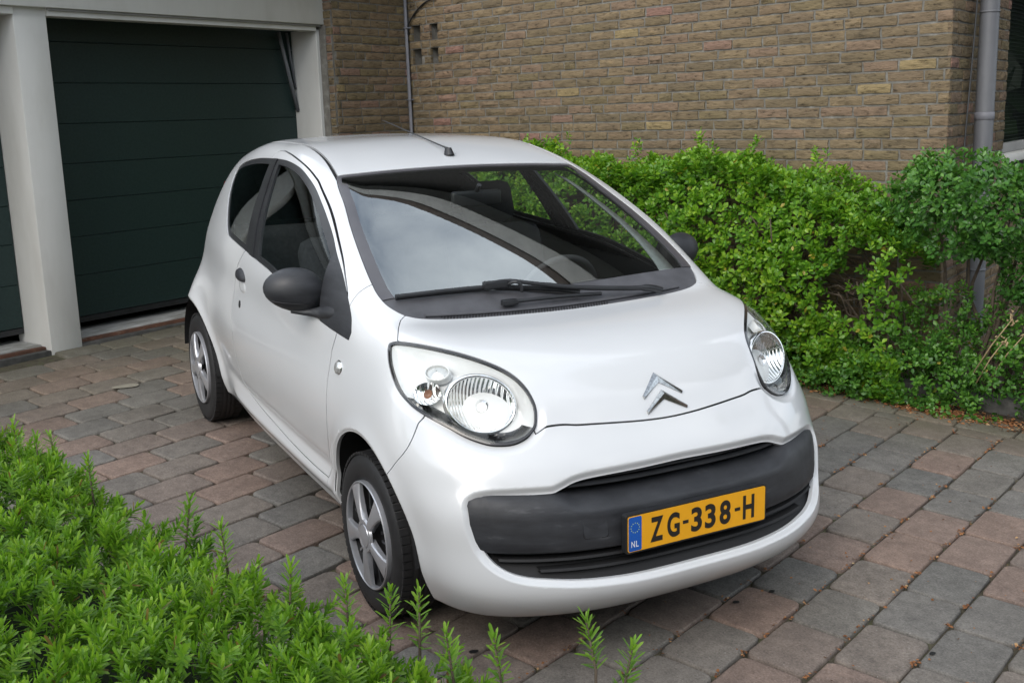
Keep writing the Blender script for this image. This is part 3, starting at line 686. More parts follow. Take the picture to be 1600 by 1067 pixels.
    ridge=[oncar(-.062+.055*(1-(y/.6)**2)*.75,y,-.001) for y in np.linspace(-.53,.50,30)]; tube_obj('cowl_ridge',ridge,.005,MT['cowl'],cowl,8)
    wp=[oncar(x,y,h) for x,y,h in((-.143,-.597,.012),(-.139,-.42,.013),(-.135,-.285,.013),(-.120,-.16,.013),(-.088,.0,.012),(-.064,.072,.011))]
    wip=tube_obj('wiper_blade',catmull(wp,6),.0085,MT['trim'],car,8)
    tube_obj('wiper_rubber',catmull([oncar(x,y,.003) for x,y in((-.142,-.597),(-.136,-.285),(-.118,-.16),(-.062,.072))],6),.004,MT['dark'],wip,6)
    arm=[oncar(x,y,h) for x,y,h in((-.128,-.262,.034),(-.128,-.20,.040),(-.105,-.10,.036),(-.07,.06,.030),(-.035,.24,.030),(-.014,.335,.030),(.0,.385,.018))]
    ao=tube_obj('wiper_arm',catmull(arm,5),[.006]*6+[.0075]*6+[.009]*12+[.013]*7,MT['trim'],car,8)
    bm=bmesh.new(); 
    Mx=Matrix.Translation(oncar(-.130,-.235,.024))@Matrix.Rotation(R(-4),4,'Z'); add_box(bm,-.014,.014,-.045,.045,-.012,.014,.006,Mx)
    bm_obj('blade_carrier',bm,MT['trim'],ao,angle=35)
    loop=[oncar(-.122,-.19,.03),oncar(-.108,-.172,.05),oncar(-.098,-.155,.040),oncar(-.09,-.15,.018)]; tube_obj('washer_jet_hose',catmull(loop,6),.006,MT['trim'],ao,8)
    tube_obj('wiper_link',[oncar(-.052,-.235,.012),oncar(-.052,-.18,.016),oncar(-.05,-.02,.016),oncar(-.045,.15,.012)],.007,MT['trim'],car,8)
    bm=bmesh.new(); add_box(bm,-.012,.012,-.03,.03,-.008,.012,.004,Matrix.Translation(oncar(-.055,-.215,.010))); bm_obj('washer_nozzle',bm,MT['trim'],car,angle=35)
    a0=oncar(-.972,0,.0,1.42)
    bm=bmesh.new(); bmesh.ops.create_cone(bm,cap_ends=True,segments=16,radius1=.022,radius2=.013,depth=.03,matrix=Matrix.Translation(Vector(a0)+Vector((0,0,.012)))@Matrix.Rotation(R(-14),4,'Y'))
    for v in bm.verts: v.co.x=a0[0]+(v.co.x-a0[0])*1.25
    an=bm_obj('aerial_base',bm,MT['trim'],car,angle=40)
    d=Vector((-math.cos(R(6.5)),0,math.sin(R(6.5)))); p0=Vector(a0)+Vector((-.008,0,.024))
    tube_obj('aerial_rod',[p0,p0+d*.05,p0+d*.70],[.006,.0035,.0018],MT['trim'],an,8)
    # ---------------- inner trim of the front pillars, seen through the windscreen
    for Y in(-1,1):
        E_=catmull([(-.86,.520),(-.70,.560),(-.532,.596),(-.41,.616),(-.304,.630),(-.20,.632),(-.13,.622)],5); Vv=[];Ff=[]
        for i,(x,y) in enumerate(E_):
            t=i/(len(E_)-1); p=oncar(x,y); w=(.078+.055*t**2) if Y>0 else .034
            for dx,dy,dz in((.0,-w,-.030),(-.012,-w+.012,-.040),(-.040,.0,-.058),(-.060-.05*t,.035,-.085)): Vv.append((p[0]+dx,Y*(p[1]+dy),p[2]+dz))
        for i in range(len(E_)-1):
            for j in range(3): Ff.append((i*4+j,i*4+j+1,(i+1)*4+j+1,(i+1)*4+j))
        mesh_obj('pillar_lining',Vv,Ff,MT['headliner'],car)
    # ---------------- door furniture, side repeater, mirrors
    for sgn in(0,1):
        Y=-1 if sgn==0 else 1
        def onside(x,z,h=0):
            y=.8
            for _ in range(5): y-=float(bodyf(np.array([x,y,z])))*1.02
            return np.array([x,Y*(y+h),z])
        bm=bmesh.new(); c=[]      # handle: rounded shell over a shallow scoop
        def shell(cx,cz,pts,h,depth=.02,name='x',m=None,par=None):
            bm=bmesh.new(); n=len(pts); out=[bm.verts.new(onside(cx+x,cz+z,-.003)) for x,z in pts]; mid=[bm.verts.new(onside(cx+x*.8,cz+z*.8,h*.7)) for x,z in pts]; top=[bm.verts.new(onside(cx+x*.45,cz+z*.45,h)) for x,z in pts]
            for a,b in((out,mid),(mid,top)):
                for i in range(n): bm.faces.new((a[i],a[(i+1)%n],b[(i+1)%n],b[i]))
            bm.faces.new(top); return bm_obj(name,bm,m,par,smooth=True)
        el=lambda rx,rz,n=24,sk=0:[(rx*math.cos(2*math.pi*i/n)+sk*math.sin(2*math.pi*i/n),rz*math.sin(2*math.pi*i/n)) for i in range(n)]
        hd=shell(-1.385,.915,[(x,z if z>-.012 else -.012+(z+.012)*.35) for x,z in el(.078,.036)],.016,name='door_handle',m=MT['plastic'],par=doors[sgn])
        shell(-1.365,.875,el(.062,.030),.0030,name='handle_scoop',m=MT['paint'],par=doors[sgn])
        shell(-1.405,.792,el(.017,.019),.003,name='door_lock',m=MT['trim'],par=doors[sgn])
        si=shell(-.238,.801,el(.026,.024),.012,name='side_repeater',m=MT['ribbed'],par=car); shell(-.238,.801,el(.031,.028),.003,name='repeater_rim',m=MT['chrome'],par=si)
        # mirror: egg-shaped housing, split line, arm
        mc=np.array([-.495,Y*.828,1.027]); Vv=[];Ff=[];nu,nv=28,18
        for i in range(nv+1):
            a=math.pi*i/nv
            for j in range(nu):
                b=2*math.pi*j/nu
                x=math.cos(a); y=math.sin(a)*math.cos(b); z=math.sin(a)*math.sin(b)
                xx=.074*x if x>0 else .040*x
                w=.108*(1-.12*(y<0)*0); hh=.079*(1-.10*y)
                Vv.append((mc[0]+xx-.02*y*1+.012*abs(y)*0,mc[1]+Y*(w*y*(1-.05*z)),mc[2]+hh*z+.012*y*1.0))
        for i in range(nv):
            for j in range(nu): Ff.append((i*nu+j,i*nu+(j+1)%nu,(i+1)*nu+(j+1)%nu,(i+1)*nu+j))
        mo=mesh_obj('door_mirror',Vv,Ff,MT['plastic'],doors[sgn])
        Vg=[(mc[0]-.041,mc[1]+Y*.085*math.cos(2*math.pi*i/24),mc[2]+.058*math.sin(2*math.pi*i/24)) for i in range(24)]; mesh_obj('mirror_glass',Vg,[tuple(range(24))],MT['chrome'],mo,False)
        ring=[(mc[0]+.066*math.cos(q)+(.004 if math.cos(q)>0 else 0),mc[1]+Y*.098*math.sin(q),mc[2]-.040+.014*math.sin(q)) for q in np.linspace(-1.35,1.35,22)]
        tube_obj('housing_seam',ring,.0022,MT['dark'],mo,6)
        arm=[(mc[0]+.010,mc[1]+Y*.02,mc[2]-.072),(mc[0]+.05,mc[1]-Y*.045,mc[2]-.077),(mc[0]+.10,mc[1]-Y*.075,mc[2]-.070),(mc[0]+.155,mc[1]-Y*.100,mc[2]-.058),(mc[0]+.20,mc[1]-Y*.135,mc[2]-.050)]
        V1,F1=tube(catmull(arm,5),[.010+.0020*i for i in range(21)],12); V1=[(v[0],v[1],mc[2]-.072+(v[2]-mc[2]+.072)*.8) for v in V1]
        mesh_obj('mirror_arm',V1,F1,MT['plastic'],mo)
    # ---------------- wheels
    def wheel(x,y,z,rot,side,label=None):
        w=thing('wheel','',''); w.parent=car
        for key in('label','category'): del w[key]
        w.location=(x,y,z); w.rotation_euler=(0,0,rot)
        s=side     # -1: outer face towards -y
        prof=[(.155,.19),(.150,.225),(.138,.262),(.120,.272),(.095,.2755),(.06,.2765),(.035,.2755),(.018,.271),(.006,.258),(.0,.235),(.003,.205),(.010,.186),(.022,.181)]
        V1,F1=lathe([( s*(-a) ,r) for a,r in prof],64); ty=mesh_obj('tyre',V1,F1,MT['rubber'],w); ty.data.set_sharp_from_angle(angle=R(50))
        # tread blocks across the shoulders and grooves
        bm=bmesh.new()
        for i in range(64):
            q=2*math.pi*i/64
            for a0,a1,rr,da in((.010,.040,.2765,.0),(.115,.146,.274,.05)):
                M_=Matrix.Rotation(-q-da,4,'Y')@Matrix.Translation((rr-.003,0,0))
                add_box(bm,-.004,.0045,min(-s*a0,-s*a1),max(-s*a0,-s*a1),-.0105,.0105,.0,M_)
        for a in(.055,.075,.095):
            V2,F2=lathe([(-s*(a-.006),.272),(-s*(a-.006),.2795),(-s*(a+.006),.2795),(-s*(a+.006),.272)],64)
            me=bpy.data.meshes.new('t'); me.from_pydata(V2,[],F2); bm.from_mesh(me); bpy.data.meshes.remove(me)
        bm_obj('tread',bm,MT['rubber'],ty)
        # cover
        cv=mesh_obj('wheel_cover',*lathe([(s*.004,.1835),(s*-.004,.1825),(s*-.006,.176),(s*-.001,.172),(s*.014,.170)] if False else [(-s*.012,.184),(s*.004,.183),(s*.007,.180),(s*.004,.176),(-s*.016,.1745)],64),MT['silver'],w); cv.data.set_sharp_from_angle(angle=R(40))
        Vd,Fd=lathe([(-s*.014,.1755),(-s*.03,.155),(-s*.034,.06),(-s*.034,.001)],48); mesh_obj('cover_dish',Vd,Fd,MT['dark'],cv)
        # inner dark ribs in the openings
        for k in range(5):
            a=R(51+72*k)
            bm=bmesh.new()
            # spoke: crowned trapezoid from hub to rim
            prof=[(.040,.0165,.010),(.070,.0175,.012),(.105,.0220,.0105),(.140,.0295,.008),(.175,.040,.004)]
            rows=[]
            for r_,hw,h in prof:
                row=[]
                for t,hh in((-1.0,-.010),(-1.0,h-.005),(-.86,h-.0005),(-.45,h+.002),(0,h+.0015),(.45,h+.002),(.86,h-.0005),(1.0,h-.005),(1.0,-.010)):
                    yy=t*hw; rr=r_ if r_<.17 else math.sqrt(.175**2-yy*yy)
                    row.append(bm.verts.new((rr*math.cos(a)-yy*math.sin(a),s*hh,rr*math.sin(a)+yy*math.cos(a))))
                rows.append(row)
            for i in range(len(rows)-1):
                for j in range(8): bm.faces.new((rows[i][j],rows[i][j+1],rows[i+1][j+1],rows[i+1][j]))
            bm_obj('cover_spoke',bm,MT['silver'],cv,angle=28)
            a2=a+R(36); bm=bmesh.new()
            for rr0,rr1,hw in((.085,.160,.004),):
                for da in(-.16,.16):
                    M_=Matrix.Rotation(-(a2+da),4,'Y'); add_box(bm,rr0,rr1,min(-s*.03,-s*.016),max(-s*.03,-s*.016),-.005,.005,.0015,M_)
            bm_obj('cover_rib',bm,MT['trim'],cv)
        Vh,Fh=lathe([(s*.004,.058),(s*.012,.054),(s*.0125,.043),(s*.0095,.0415),(s*.0095,.040),(s*.014,.038),(s*.017,.02),(s*.0175,.0005)],40); hb=mesh_obj('hub_cap',Vh,Fh,MT['silver'],cv); hb.data.set_sharp_from_angle(angle=R(30))
        return w
    wheel(-.022,-.768,.2755,R(0),-1); wheel(-2.34,-.768,.2755,0,-1); wheel(-.022,.768,.2755,0,1); wheel(-2.34,.768,.2755,0,1)
    # ---------------- wheel houses and underside
    for xc,zc,rr in((.012,.292,.352),(-2.335,.298,.343)):
        for Y in(-1,1):
            Vw,Fw=lathe([(Y*.765,rr),(Y*.60,rr+.004),(Y*.46,rr),(Y*.45,rr-.05),(Y*.45,.02)],40,'y',R(4),R(176)); mesh_obj('wheel_house',[(v[0]+xc,v[1],v[2]+zc) for v in Vw],Fw,MT['dark'],car)
    box('underbody',-2.62,.60,-.45,.45,.205,.24,MT['dark'],car,0)
    for x0,x1 in((-2.6,-2.0),(-.36,.36)): pass
    box('underbody_sill_floor',-1.99,-.35,-.70,.70,.215,.24,MT['dark'],car,0)
    # ---------------- interior
    def pad(name,sec,m,parent,bev=.03):
        bm=bmesh.new()
        for s_ in sec: add_box(bm,*s_[:6],bev,s_[6] if len(s_)>6 else None)
        return bm_obj(name,bm,m,parent,angle=60)
    for Y in(-.34,.34):
        st=pad('front_seat',[(-1.05,-.55,Y-.24,Y+.24,.42,.58)],MT['seat'],car,.05)
        Mx=Matrix.Translation((-1.03,Y,.52))@Matrix.Rotation(R(-22),4,'Y')
        pad('seat_backrest',[(-.07,.07,-.235,.235,.0,.60,Mx)],MT['seat'],st,.06); pad('headrest',[(-.05,.05,-.13,.13,.61,.80,Mx)],MT['seat'],st,.045)
    rs=pad('rear_seat',[(-1.95,-1.5,-.6,.6,.42,.58)],MT['seat'],car,.05); pad('rear_backrest',[(-2.10,-1.96,-.6,.6,.5,1.02)],MT['seat'],rs,.05)
    Vv=[];Ff=[]; dp=[(-.50,.60),(-.50,.86),(-.46,.93),(-.40,.955),(-.26,.962),(-.12,.945),(-.05,.90)]
    ysd=np.linspace(-.62,.62,40)
    for y in ysd:
        hump=.035*math.exp(-((y-.34)/.17)**2)
        for x,z in dp: Vv.append((x+.05*(abs(y)/.62)**2*0,y,z+(hump if -.5<x<-.2 and z>.8 else 0)-.02))
    n=len(dp)
    for a in range(39):
        for b in range(n-1): Ff.append((a*n+b,(a+1)*n+b,(a+1)*n+b+1,a*n+b+1))
    db=mesh_obj('dashboard',Vv,Ff,MT['dashm'],car)
    ring=[(-.66+.065*math.cos(q)*1,.34+.18*math.sin(q),.86+.165*math.cos(q)) for q in np.linspace(0,2*math.pi,40)]
    sw=tube_obj('steering_wheel',ring,.013,MT['dashm'],car,8)
    pad('steering_boss',[(-.68,-.60,.28,.40,.82,.90)],MT['dashm'],sw,.02)
    mi=oncar(-.70,0,-.06,1.3); pad('rear_view_mirror',[(mi[0]-.015,mi[0]+.015,-.11,.11,mi[2]-.035,mi[2]+.03)],MT['trim'],car,.012); tube_obj('mirror_stem',[(mi[0],0,mi[2]+.02),(mi[0]+.03,0,mi[2]+.055)],.009,MT['trim'],car)
    bm=bmesh.new(); add_box(bm,-.07,.07,-.10,.10,0,.001,0,Matrix.Translation((-.27,-.14,.955))@Matrix.Rotation(R(12),4,'Z')); bm_obj('paper_on_dashboard',bm,MT['whiteink'],car)
    # rear lamps
    for Y in(-1,1):
        Vv=[];Ff=[]; zz=np.linspace(.80,1.20,14)
        for z in zz:
            xr=float(s_xr(z)); y0=.575-.16*max(0,(z-.85))
            for t in np.linspace(0,1,7):
                y=y0+.075*(t-.5); x=xr+.3087*y*y; Vv.append((x-.008*math.sin(math.pi*t)-.006*math.sin(math.pi*(z-.8)/.4),Y*y,z))
        for a in range(13):
            for b in range(6): Ff.append((a*7+b,a*7+b+1,(a+1)*7+b+1,(a+1)*7+b))
        mesh_obj('tail_light',Vv,Ff,MT['redlens'],car)
    return car
CAR=build_car()
# ------------------------------------------------------------------ setting: frames of the two walls
def frame(x,y,z,o):
    M=Matrix.Identity(4)
    for i in range(3): M[i][0]=x[i];M[i][1]=y[i];M[i][2]=z[i];M[i][3]=o[i]
    return M
MB=frame([.95988231,.27427583,.05829848],[-.27406927,.96163918,-.01166658],[-.05926196,-.00477928,.99823102],[-5.49624943,1.85129695,0])   # long brick wall: x along it, -y out of it
MG=frame([-.43643807,.89947490,-.02160355],[-.89778050,-.43694629,-.05539051],[-.05926196,-.00477928,.99823102],[-4.20385791,-1.07992739,0])  # garage front: x along it, -y out of it
MR=MB@Matrix.Translation((4.645,0,0))@Matrix.Rotation(R(99.5),4,'Z')      # return wall at the right-hand end: x away from the corner
def campix(P):
    d=np.asarray(P,float)-CAM; z=d@np.array(c_f); return 800+1727.8337*(d@np.array(c_r))/z,533.5-1727.8337*(d@np.array(c_u))/z,z
def brick_mat():
    M=mat('brick'); g=G(M); o=g.n('ShaderNodeOutputMaterial'); b=g.n('ShaderNodeBsdfPrincipled'); tc=g.n('ShaderNodeTexCoord').outputs['Object']; 
    oi=g.n('ShaderNodeObjectInfo').outputs['Random']; gi=g.n('ShaderNodeNewGeometry').outputs['Random Per Island']
    rnd=g.math('FRACT',g.math('ADD',g.math('MULTIPLY',oi,7.31),gi))
    cols=[(0,(.200,.150,.092)),(.14,(.178,.136,.082)),(.26,(.218,.163,.100)),(.38,(.166,.128,.080)),(.50,(.208,.150,.095)),(.60,(.184,.144,.080)),(.70,(.230,.172,.104)),(.79,(.195,.144,.094)),(.88,(.228,.158,.110)),(.945,(.245,.155,.118)),(.975,(.262,.150,.122)),(.99,(.29,.222,.115))]
    r=g.n('ShaderNodeValToRGB'); r.color_ramp.interpolation='CONSTANT'; e=r.color_ramp.elements
    while len(e)<len(cols): e.new(.5)
    for q,(p,c) in zip(e,cols): q.position=p;q.color=(*c,1)
    g.l(rnd,r.inputs[0])
    mp=g.n('ShaderNodeMapping'); mp.inputs['Scale'].default_value=(1,1,3.4); 
    ad=g.n('ShaderNodeVectorMath',operation='ADD'); cx=g.n('ShaderNodeCombineXYZ'); g.l(g.math('MULTIPLY',rnd,37.),cx.inputs[0]); g.l(g.math('MULTIPLY',rnd,91.),cx.inputs[2]); g.l(tc,ad.inputs[0]); g.l(cx.outputs[0],ad.inputs[1]); g.l(ad.outputs[0],mp.inputs[0])
    n1=g.noise(mp.outputs[0],9,7,.68); f1=g.ramp(n1,[(.28,(.38,.36,.34)),(.44,(.88,.87,.85)),(.58,(1.06,1.05,1.02)),(.72,(1.50,1.44,1.28))])
    c=g.mix(1,r.outputs[0],f1,'MULTIPLY')
    n2=g.noise(mp.outputs[0],17,6,.66); crack=g.ramp(n2,[(.36,(.16,.14,.12)),(.43,(.85,.84,.82)),(.50,(1,1,1))]); c=g.mix(.9,c,crack,'MULTIPLY')
    big=g.noise(tc,.9,4); c=g.mix(1,c,g.ramp(big,[(.3,(.88,.90,.88)),(.7,(1.16,1.15,1.14))]),'MULTIPLY'); c=g.mix(.14,c,(.185,.165,.135))
    g.l(c,b.inputs['Base Color']); b.inputs['Roughness'].default_value=.92; b.inputs['Specular IOR Level'].default_value=.2
    bp=g.n('ShaderNodeBump'); bp.inputs['Strength'].default_value=.9; bp.inputs['Distance'].default_value=.010; g.l(g.math('ADD',n1,g.math('MULTIPLY',n2,.9)),bp.inputs['Height']); g.l(bp.outputs[0],b.inputs['Normal']); g.l(b.outputs[0],o.inputs[0]); return M
def simple_ramp(name,scale,stops,rough=.85,bump=None,detail=6,spec=.3,stretch=None):
    M=mat(name); g=G(M); o=g.n('ShaderNodeOutputMaterial'); b=g.n('ShaderNodeBsdfPrincipled'); v=g.n('ShaderNodeTexCoord').outputs['Object']
    if stretch: mp=g.n('ShaderNodeMapping'); mp.inputs['Scale'].default_value=stretch; g.l(v,mp.inputs[0]); v=mp.outputs[0]
    f=g.noise(v,scale,detail,.62); g.l(g.ramp(f,stops),b.inputs['Base Color']); b.inputs['Roughness'].default_value=rough; b.inputs['Specular IOR Level'].default_value=spec
    if bump: bp=g.n('ShaderNodeBump'); bp.inputs['Strength'].default_value=bump[1]; bp.inputs['Distance'].default_value=bump[2]; g.l(g.noise(v,bump[0],5),bp.inputs['Height']); g.l(bp.outputs[0],b.inputs['Normal'])
    g.l(b.outputs[0],o.inputs[0]); return M
MT['brick']=brick_mat()
MT['mortar']=simple_ramp('mortar',16,[(.3,(.12,.113,.098)),(.55,(.185,.178,.158)),(.70,(.27,.265,.245)),(.80,(.46,.45,.43))],.95,(60,.6,.004))
MT['whitewood']=simple_ramp('white_painted_board',3,[(.25,(.54,.535,.50)),(.5,(.63,.63,.60)),(.75,(.68,.68,.655))],.5,(40,.08,.002),5,.4,(1,1,.3))
MT['doorgreen']=simple_ramp('dark_green_door',60,[(.35,(.011,.027,.025)),(.65,(.017,.036,.033))],.5,(260,.35,.0012),3,.4)
MT['concrete']=simple_ramp('threshold_concrete',7,[(.3,(.18,.175,.15)),(.5,(.32,.32,.30)),(.75,(.50,.50,.49))],.9,(50,.4,.003),7,.3,(1,5,5))
MT['rust']=simple_ramp('rusty_strip',11,[(.35,(.07,.04,.028)),(.55,(.13,.06,.038)),(.7,(.20,.17,.13))],.9,(50,.4,.003))
MT['zinc']=simple_ramp('zinc_pipe',5,[(.3,(.115,.12,.135)),(.6,(.155,.162,.178)),(.8,(.22,.225,.235))],.5,(30,.08,.001),5,.5,(1,1,.25))
MT['plasticgrey']=simple_ramp('grey_conduit',9,[(.3,(.16,.165,.19)),(.7,(.22,.225,.25))],.5)
MT['soil']=simple_ramp('bed_soil',18,[(.3,(.020,.015,.010)),(.6,(.05,.036,.024)),(.8,(.09,.06,.035))],.95,(40,.8,.01))
MT['joint']=simple_ramp('sandy_joint',22,[(.3,(.045,.040,.028)),(.5,(.085,.075,.052)),(.65,(.075,.080,.040)),(.8,(.15,.12,.085))],.95,(90,.8,.004))
MT['kerb']=simple_ramp('kerb_concrete',16,[(.3,(.045,.045,.042)),(.7,(.095,.093,.088))],.9,(120,.4,.002))
MT['bark']=simple_ramp('bark',20,[(.3,(.05,.038,.028)),(.7,(.14,.11,.085))],.9,(60,.6,.004))
MT['soffit']=simple_ramp('soffit_board',4,[(.3,(.25,.25,.245)),(.7,(.32,.32,.31))],.7)
MT['added_cladding']=simple_ramp('added_dark_cladding',6,[(.3,(.014,.013,.012)),(.7,(.026,.024,.022))],.8,(12,.3,.004),5,.3,(.2,1,12))  # dark tone invented for the unseen gable, to darken what the windscreen mirrors
MT['slat']=simple_ramp('blind_slat',30,[(.3,(.060,.066,.062)),(.7,(.085,.09,.085))],.5)
MT['rooftile']=simple_ramp('roof_tile',9,[(.3,(.05,.04,.035)),(.7,(.09,.07,.06))],.8)
def brick_mesh(k):
    r=np.random.default_rng(100+k); nx,nz=5,3; Vv=[];Ff=[]
    xs=np.linspace(-.5,.5,nx);zs=np.linspace(-.5,.5,nz)
    for i,x in enumerate(xs):
        for j,z in enumerate(zs):
            edge=i in(0,nx-1) or j in(0,nz-1)
            y=(.0035+r.uniform(-.001,.002)) if edge else -r.uniform(-.001,.0045)
            Vv.append((x*.210+(r.uniform(-.004,.004) if edge else r.uniform(-.012,.012)),y,z*.0515+(r.uniform(-.0022,.0022) if edge else r.uniform(-.006,.006))))
    for i in range(nx-1):
        for j in range(nz-1): Ff.append((i*nz+j,(i+1)*nz+j,(i+1)*nz+j+1,i*nz+j+1))
    rim=[i*nz for i in range(nx)]+[(nx-1)*nz+j for j in range(1,nz)]+[i*nz+nz-1 for i in range(nx-2,-1,-1)]+[j for j in range(nz-2,0,-1)]
    o=len(Vv); Vv+=[(Vv[i][0],.03,Vv[i][2]) for i in rim]; m=len(rim)
    for i in range(m): Ff.append((rim[i],o+i,o+(i+1)%m,rim[(i+1)%m]))
    me=bpy.data.meshes.new('brick'); me.from_pydata(Vv,[],Ff); me.materials.append(MT['brick']); me.polygons.foreach_set('use_smooth',np.ones(len(me.polygons),bool)); me.set_sharp_from_angle(angle=R(38)); return me
BRICKS=[brick_mesh(k) for k in range(20)]
def lay(root,M,x0,x1,z0,z1,seed,limit=300,holes=(),vis=None,zoff=0.0):
    r=random.Random(seed); P=[]; course=.0625
    k0=math.floor((z0-zoff)/course); k=k0
    while zoff+k*course<z1:
        zc=zoff+(k+.5)*course; x=x0-r.random()*.2-(k%2)*.11; 
        while x<x1:
            l=.210 if r.random()<.93 else .100; l*=r.uniform(.975,1.02)
            a,b=max(x,x0),min(x+l,x1); x+=l+.0135
            segs=[(a,b)]
            for hx0,hx1,hz0,hz1 in holes:
                if hz0<zc<hz1:
                    n=[]
                    for s0,s1 in segs:
                        if s1<=hx0 or s0>=hx1: n.append((s0,s1))
                        else: n+= [(s0,hx0)] if s0<hx0 else []; n+=[(hx1,s1)] if s1>hx1 else []
                    segs=n
            for s0,s1 in segs:
                if s1-s0>.025: P.append(((s0+s1)/2,zc,s1-s0))
        k+=1
    def score(p):
        px,py,z=campix((M@Vector((p[0],0,p[1])))[:]); 
        if z<.5 or not(-30<px<1630 and -30<py<1090): return -1/z if z>.5 else -9
        if vis and not vis(px,py): return 0
        return p[2]/z
    P.sort(key=score,reverse=True)
    for i,(x,z,l) in enumerate(P[:limit]):
        o=bpy.data.objects.new('brick',BRICKS[r.randrange(20)]); COL.objects.link(o); o.parent=root
        o.location=(x,-.007+r.uniform(-.0025,.0025),z+r.uniform(-.0015,.0015)); o.scale=(l/.210,1,1); 
        if r.random()<.5: o.rotation_euler=(0,0,0); 
    if len(P)>limit:
        Vv=[];Ff=[];o=0
        for x,z,l in P[limit:]:
            me=BRICKS[r.randrange(20)]; dy=-.007+r.uniform(-.0025,.0025)
            c=np.array([v.co[:] for v in me.vertices])*np.array([l/.210,1,1])+np.array([x,dy,z]); Vv.append(c); Ff+=[tuple(i+o for i in q.vertices) for q in me.polygons]; o+=len(c)
        ob=mesh_obj('brickwork',np.concatenate(Vv),Ff,MT['brick'],root,smooth=False); ob['kind']='stuff'
def build_house():
    # ---- long gable wall
    w=thing('brick_wall','long weathered tan brick gable wall running behind the green hedge, four slots near its far end','brick wall',MB)
    holes=[(.060,.172,1.924,2.050),(.288,.388,1.924,2.050),(.063,.175,1.737,1.862),(.290,.388,1.737,1.862)]
    vis=lambda px,py: py<(300 if px>1250 else 245 if px>860 else 214) or px>1380 and py<520
    lay(w,MB,.0,4.645,-.4,2.62,1,300,holes,vis,1.737-28*.0625)
    xs=[0,.060,.063,.172,.175,.288,.290,.388,4.640]; 
    bm=bmesh.new()
    def face(x0,x1,z0,z1): bm.faces.new([bm.verts.new(v) for v in((x0,.002,z0),(x1,.002,z0),(x1,.002,z1),(x0,.002,z1))])
    face(-.0,4.640,-.5,1.737); face(0,4.640,1.862,1.924); face(0,4.640,2.050,2.75); face(.39,4.640,1.737,1.862); face(.39,4.640,1.924,2.05)
    for z0,z1 in((1.737,1.862),(1.924,2.05)): face(0,.061,z0,z1); face(.174,.289,z0,z1)
    bm_obj('mortar',bm,MT['mortar'],w)
    for hx0,hx1,hz0,hz1 in holes:
        bm=bmesh.new(); x0,x1,z0,z1=hx0-.004,hx1+.004,hz0-.004,hz1+.004
        v=[bm.verts.new(p) for p in((x0,.001,z0),(x1,.001,z0),(x1,.001,z1),(x0,.001,z1),(x0,.12,z0),(x1,.12,z0),(x1,.12,z1),(x0,.12,z1))]
        for f in((4,5,6,7),(0,1,5,4),(1,2,6,5),(2,3,7,6),(3,0,4,7)): bm.faces.new([v[i] for i in f])
        bm_obj('vent_slot',bm,MT['mortar'],w)
    # gable above the picture and its roof
    bm=bmesh.new(); top=[(4.640,4.42),(1.8,6.48),(-2.0,9.2),(-6,6.3),(-6,2.76)]
    bm.faces.new([bm.verts.new((x,.003,z)) for x,z in [(4.640,2.751)]+top]); bm_obj('added_gable_cladding',bm,MT['added_cladding'],w)  # unseen cladding, added to keep the windscreen reflection dark
    sl_=math.hypot(4.9+2.0,9.2-4.22); ang=math.atan2(4.22-9.2,6.9)
    for nm,y0,y1,dz0,dz1,m_ in(('barge_board',-.36,-.33,-.12,.14,MT['soffit']),('soffit',-.328,.0,-.03,.0,MT['soffit']),('roof',-.37,6.0,.145,.25,MT['rooftile'])):
        Mx=Matrix.Translation((-2.0,0,9.2))@Matrix.Rotation(-ang,4,'Y'); box(nm,0,sl_,y0,y1,dz0,dz1,m_,w,.004,Mx)
    # ---- return wall with the window
    rw=thing('return_wall','shaded brick return wall at the right with a blinds-covered window behind the downpipe','brick wall',MR)
    lay(rw,MR,.0,1.33,-.6,2.7,5,110,(),lambda px,py:py<330,1.737-28*.0625)
    lay_low=[]
    box('mortar',.004,1.325,.002,.02,-.6,2.75,MT['mortar'],rw,0); box('lower_mortar',1.33,3.6,.002,.02,-.6,.80,MT['mortar'],rw,0)
    lay(rw,MR,1.335,3.6,-.6,.80,6,60,(),None,1.737-28*.0625)
    wd=thing('window','white-framed window with closed slatted blinds reflecting greenery','',MR); wd.parent=rw; wd.matrix_local=Matrix.Identity(4)
    for key in('label','category'): del wd[key]
    box('window_frame',1.35,1.395,.04,.10,1.0,2.7,MT['whitewood'],wd,.004); box('window_sill',1.33,3.6,-.035,.10,.90,.955,MT['whitewood'],wd,.006); box('bottom_rail',1.395,3.6,.042,.098,.957,1.02,MT['soffit'],wd,.004); box('shadow_gap',1.33,3.6,.012,.09,.80,.898,MT['dark'],wd,0)
    mesh_obj('window_pane',[(1.395,.062,1.02),(3.6,.062,1.02),(3.6,.062,2.7),(1.395,.062,2.7)],[(0,1,2,3)],MT['sideglass'],wd,False)
    me=None
    for i in range(66):
        z=1.035+i*.025
        if me is None: ob=box('blind_slat',1.40,3.6,.085,.108,-.001,.001,MT['slat'],wd,0,Matrix.Rotation(0,4,'X')); ob.location=(0,0,z); ob.rotation_euler=(R(0),0,0); me=ob.data
        else: ob=bpy.data.objects.new('blind_slat',me); COL.objects.link(ob); ob.parent=wd; ob.location=(0,0,z)
    box('room_behind',1.34,3.6,.30,.31,.9,2.75,MT['dark'],wd,0)
    # ---- garage
    ga=thing('garage','flat-roofed garage front with white posts, white fascia beam and dark green sectional doors','garage',MG)
    box('post',-.235,-.018,.0,.36,-.25,2.3,MT['whitewood'],ga,.004)
    box('post',-2.75,-2.53,.0,.36,-.25,2.3,MT['whitewood'],ga,.004)
    box('door_jamb',2.266,2.30,.004,.42,-.35,2.06,MT['whitewood'],ga,.003)
